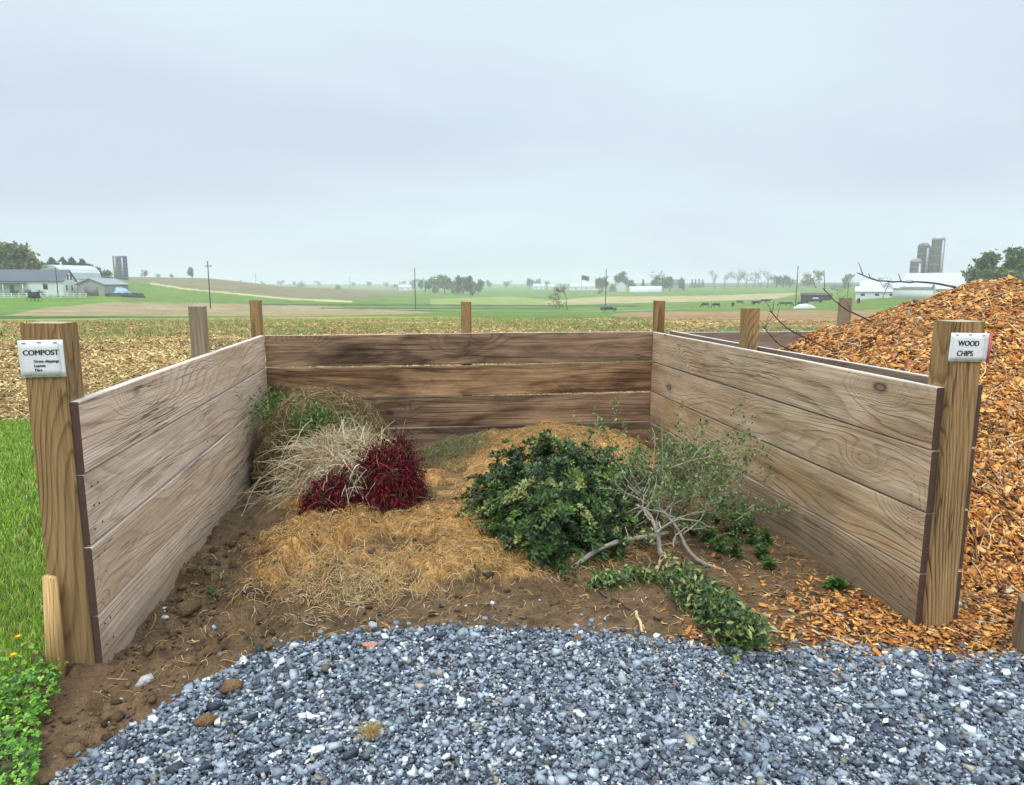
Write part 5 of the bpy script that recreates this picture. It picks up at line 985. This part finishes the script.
# the car on the lane
car = thing('car', 'dark blue car driving along the lane below the far farmstead', 'car', spot(609, 191)+[0, 0, .23], rot_to(609)); CARP = plain('dark_car_paint', (.03, .04, .07), .25, 1, .1, spec=.6); GLS = plain('car_glass', (.10, .13, .15), .1, 1, .05)
pf = [(-2.2, .35), (-2.25, .75), (-2.1, .95), (-1.5, 1.0), (-.9, 1.45), (.5, 1.5), (1.2, 1.02), (2.0, .88), (2.25, .7), (2.25, .35)]; n = len(pf)
V = [[x_, y_*(.86 if z_ < 1.1 else .68), z_] for y_ in (-1, 1) for (x_, z_) in pf]; F = [[k, (k+1) % n, n+(k+1) % n, n+k] for k in range(n)]+[list(range(n))[::-1], list(range(n, 2*n))]; mesh('body', np.array(V), F, CARP, car)
for s_ in (-1, 1):
    V = np.array([[-1.3, .845*s_, 1.02], [.95, .845*s_, 1.04], [.45, .70*s_, 1.40], [-.85, .70*s_, 1.38]]); V = np.concatenate([V, V+[0, .02*s_, 0]]); mesh('side_window', V, BOXF.copy(), GLS, car)
    for x_ in (-1.4, 1.4):
        V, F = cyl(0, 0, 0, .22, .33, None, 14); V = np.stack([V[:, 0]+x_, (V[:, 2]+.66)*s_, V[:, 1]+.33], -1); w_ = mesh('wheel', V, F, BLK, car); V, F = cyl(0, 0, 0, .03, .19, None, 10); V = np.stack([V[:, 0]+x_, (V[:, 2]+.882)*s_, V[:, 1]+.33], -1); mesh('rim', V, F, SILV, w_)
for y_ in (-.6, .6): V, F = box(2.2, 2.27, y_-.14, y_+.14, .62, .76); mesh('headlight', V, F, WHITE, car)
# far farmstead in the middle
def simple(name, label, cat, px, D, L, W, hw, hr, wm, rm, turn=0, wins=3, grp=None):
    r_ = thing(name, label, cat, spot(px, D), rot_to(px)+math.radians(turn), grp); gable(r_, L, W, hw, hr, wm, rm)
    for k in range(wins): xx = -L/2+L*(k+.5)/wins; panel(r_, xx-.6, xx+.6, hw*.35, hw*.7, -W/2)
    return r_
simple('barn', 'long low white barn with pale roof on the far left part of the centre farmstead', 'barn', 585, 780, 34, 14, 4, 4, WHITE, PALER, 10)
simple('shed', 'small white shed on the skyline farther left of the long low barn', 'shed', 539, 900, 14, 9, 4, 3, WHITE, PALER, 0, 2); simple('shed', 'second small white shed right of the skyline shed', 'shed', 552, 880, 10, 8, 3.5, 2.5, WHITE, PALER, 0, 2)
simple('farmhouse', 'white gabled farmhouse in the middle of the far farmstead', 'house', 621, 660, 9, 9, 6, 3.5, WHITE, PALER, 90, 2); simple('shed', 'grey shed with dark roof right of the plastic tunnels', 'shed', 676, 640, 13, 9, 6.0, 3.5, BEIGE, GREYR, 0, 2)
simple('barn', 'tiny hazy white barn near the skyline left of the valley copse', 'barn', 405, 900, 16, 9, 4, 3, WHITE, PALER, 0, 2)
for i, (px, l_) in enumerate([(636, 'left plastic tunnel of the far farmstead'), (645, 'middle plastic tunnel of the far farmstead'), (655, 'right plastic tunnel of the far farmstead')]):
    r_ = thing('greenhouse_tunnel', l_, 'greenhouse', spot(px, 600), rot_to(px)+math.radians(8), 'plastic tunnels'); th = np.linspace(0, PI, 11); V = [[xx, -5*math.cos(a), 4.8*math.sin(a)] for xx in np.linspace(-5.6, 5.6, 6) for a in th]; ii2 = np.arange(66).reshape(6, 11)
    mesh('film_cover', np.array(V), np.stack([ii2[:-1, :-1], ii2[:-1, 1:], ii2[1:, 1:], ii2[1:, :-1]], -1).reshape(-1, 4), FOIL, r_, smooth=True)
    for xx in (-5.62, 5.62): mesh('end_wall', np.array([[xx, -5*math.cos(a), 4.8*math.sin(a)] for a in th]), [list(range(11))], FOIL, r_)
fl = thing('flagpole', 'tall pole with a dark flag above the far farmstead', 'flagpole', spot(581.5, 500)); h = hpx(581.5, 500, 275); V, F = cyl(0, 0, 0, h, .16, .12, 6); mesh('shaft', V, F, SILV, fl); X_, Z_ = np.meshgrid(np.linspace(.15, 5.5, 8), np.linspace(0, 3.2, 5)); Yf = .4*np.sin(X_*1.8); Vf = np.stack([X_, Yf, h-3.4+Z_-X_*.15*(X_ > 2)], -1).reshape(-1, 3); i2 = np.arange(40).reshape(5, 8); fq = np.stack([i2[:-1, :-1], i2[:-1, 1:], i2[1:, 1:], i2[1:, :-1]], -1).reshape(-1, 4); mesh('flag', Vf, fq, plain('flag_cloth', (.10, .07, .11), .8), fl)
# right: dark shed, clutter, pale heap
ds_ = simple('shed', 'low dark open sided cattle shed in the right pasture', 'shed', 817, 300, 11, 6, 2.4, .6, DARKW, DARKW, 0, 1)
dw = bld('farm_wagon', 'dark farm wagon parked in front of the dark cattle shed', 'wagon', 815, 275, 5); V, F = box(-3, 3, -1, 1, .8, 1.5); mesh('bed', V, F, DARKW, dw); V, F = box(-.4, 1.5, -.9, .9, 1.503, 2.0); mesh('load', V, F, WHITE, dw)
for x_ in (-2.2, 2.2): V, F = cyl(0, 0, -1.1, 1.1, .45, None, 12); V = np.stack([V[:, 0]+x_, V[:, 2], V[:, 1]+.45], -1); mesh('wheel', V, F, BLK, dw)
ph_ = bld('pale_heap', 'low pale heap under white sheeting in the right pasture', 'covered heap', 806, 200, 6); V, F = lump(0, 0, 2.9, 1.4, 1.35, 28, .15, 12, -.15); mesh('sheet_cover', V, F, plain('dirty_white_sheet', (.55, .52, .50), .7, 1, .2), ph_, smooth=True)
# cattle
COW = plain('black_hide', (.022, .018, .018), .7, 2, .2)
def cow(px, D, label, turn, graze=True, mat=COW):
    r_ = thing('cow', label, 'cow', spot(px, D), rot_to(px)+math.radians(turn), 'cattle in the right pasture'); bm = []
    body = np.array([[-1.0, 0, 1.15], [-.85, 0, 1.1], [-.3, 0, 1.02], [.35, 0, 1.05], [.8, 0, 1.12], [1.05, 0, 1.15]]); R_ = np.array([.12, .34, .40, .38, .30, .16])
    neck = np.array([[.8, 0, 1.2], [1.15, 0, 1.2 if not graze else .9], [1.4, 0, 1.4 if not graze else .5], [1.5, 0, 1.45 if not graze else .25], [1.75, 0, 1.3 if not graze else .08], [1.8, 0, 1.25 if not graze else .05]]); Rn = np.array([.26, .2, .15, .16, .10, .05])
    ps = [tubes(body[None], R_[None], 10), tubes(neck[None], Rn[None], 8)]
    for x_, kx in ((-.8, -.08), (.75, .03)):
        for y_ in (-.2, .2): ps.append(tubes(np.array([[[x_, y_, 1.0], [x_+kx*-1, y_, .7], [x_+kx, y_, .42], [x_, y_, .12], [x_+.03, y_, 0], [x_+.03, y_, -.05]]]), np.array([[.17, .13, .08, .06, .07, .06]]), 7))
    ps.append(tubes(np.array([[[-1.05, 0, 1.2], [-1.15, 0, 1.0], [-1.17, 0, .8], [-1.17, 0, .6], [-1.17, 0, .5], [-1.17, 0, .42]]]), np.array([[.04, .03, .025, .03, .05, .02]]), 5))
    V, F, _ = join(ps); mesh('body', V, F, mat, r_, smooth=True)
BRH = plain('brown_hide', (.10, .06, .045), .7, 2, .2)
cow(706.5, 226, 'black cow grazing at the far left of the herd, facing left', 180); cow(717.5, 222, 'black cow grazing second from the left, facing left', 175); cow(734, 235, 'black cow seen end on, standing alone', 80, False)
cow(740.5, 270, 'distant cow left of the pair near the wide black cow', 10, True, BRH); cow(754, 262, 'black cow seen end on right of the mid pasture cows', 100, False); cow(758, 262, 'black cow standing just right of the end on cow', 20, False)
cow(764.5, 290, 'left one of two black cows standing nose to tail at the back', 0, False); cow(768.5, 290, 'right one of two black cows standing nose to tail at the back', 0, False)
cow(784, 250, 'brown cow left of the utility pole in the right pasture', 180, True, BRH); cow(790, 250, 'brown cow nearest the utility pole on its left', 10, True, BRH); cow(802, 245, 'black cow behind the pale heap', 15, False); cow(860, 225, 'black cow right of the far post of the second bay', 85, False)
# right farm
rb_ = thing('barn', 'big pale grey barn under a broad light roof at the right', 'barn', spot(941, 255), rot_to(941)+math.radians(-14)); gable(rb_, 19, 13, 3.2, 4.0, WHITE, PALER)
for k in range(5): panel(rb_, -8+k*3.6, -6.8+k*3.6, 1.2, 2.4, -6.5)
V, F = box(-11, 9.3, -9.5, -6.51, 2.6, 2.75); mesh('lean_to_roof', V, F, PALER, rb_); V, F = box(-10.8, 9.0, -9.2, -9.0, -1, 2.595); mesh('lean_to_wall', V, F, WHITE, rb_)
rb2 = thing('barn', 'white gabled annex at the right end of the big pale barn', 'barn', spot(962, 236), rot_to(962)+math.radians(10)); gable(rb2, 13, 7, 2.6, 1.6, WHITE, PALER)
for px, D, yt, wp, l_, mt, dm, do in ((934.5, 285, 235.5, 11.5, 'tallest concrete silo with a light dome behind the big barn', CONC, SILV, .75), (920.5, 290, 243, 10.5, 'shorter concrete silo with a dark dome left of the tallest silo', CONC, CONC, .8), (928, 296, 247, 5.0, 'narrow silo squeezed between the two concrete silos', CONC, CONC, .2), (914, 268, 258.5, 10, 'small silo with a pinkish rusty dome left of the big barn roof', CONC, RUSTD, .8)): silo(px, D, yt, wp, mt, dm, l_, do)
simple('shed', 'long low pale farm building left of the big barn, the farther one', 'shed', 888, 330, 20, 8, 3, 2.2, WHITE, PALER, 0, 5); simple('shed', 'low pale building with dark openings nearest the chip heap crest', 'shed', 878, 270, 13, 6, 2.2, 1.5, WHITE, PALER, 0, 3)
tree(868, 300, 2.6, 'dark hedge left of the low farm buildings', None, GD, 'bush', 1.2, 1.8, name='hedge', cat='hedge')
# ------------------------------------------------------------------ air
hm_, nt, b = newmat('haze_air'); nt.nodes.remove(b); out = nt.nodes[0]; pvn = nt.nodes.new('ShaderNodeVolumePrincipled'); pvn.inputs['Color'].default_value = (.94, .955, 1, 1); pvn.inputs['Density'].default_value = .00054; pvn.inputs['Anisotropy'].default_value = .0
nt.links.new(pvn.outputs[0], out.inputs['Volume'])
hz_o = mesh('haze', *box(-3100, 3100, -3100, 3100, float(gz.min())-1.5, 40), hm_); tag(hz_o, kind='stuff', label='thin misty air over the valley', cat='haze')
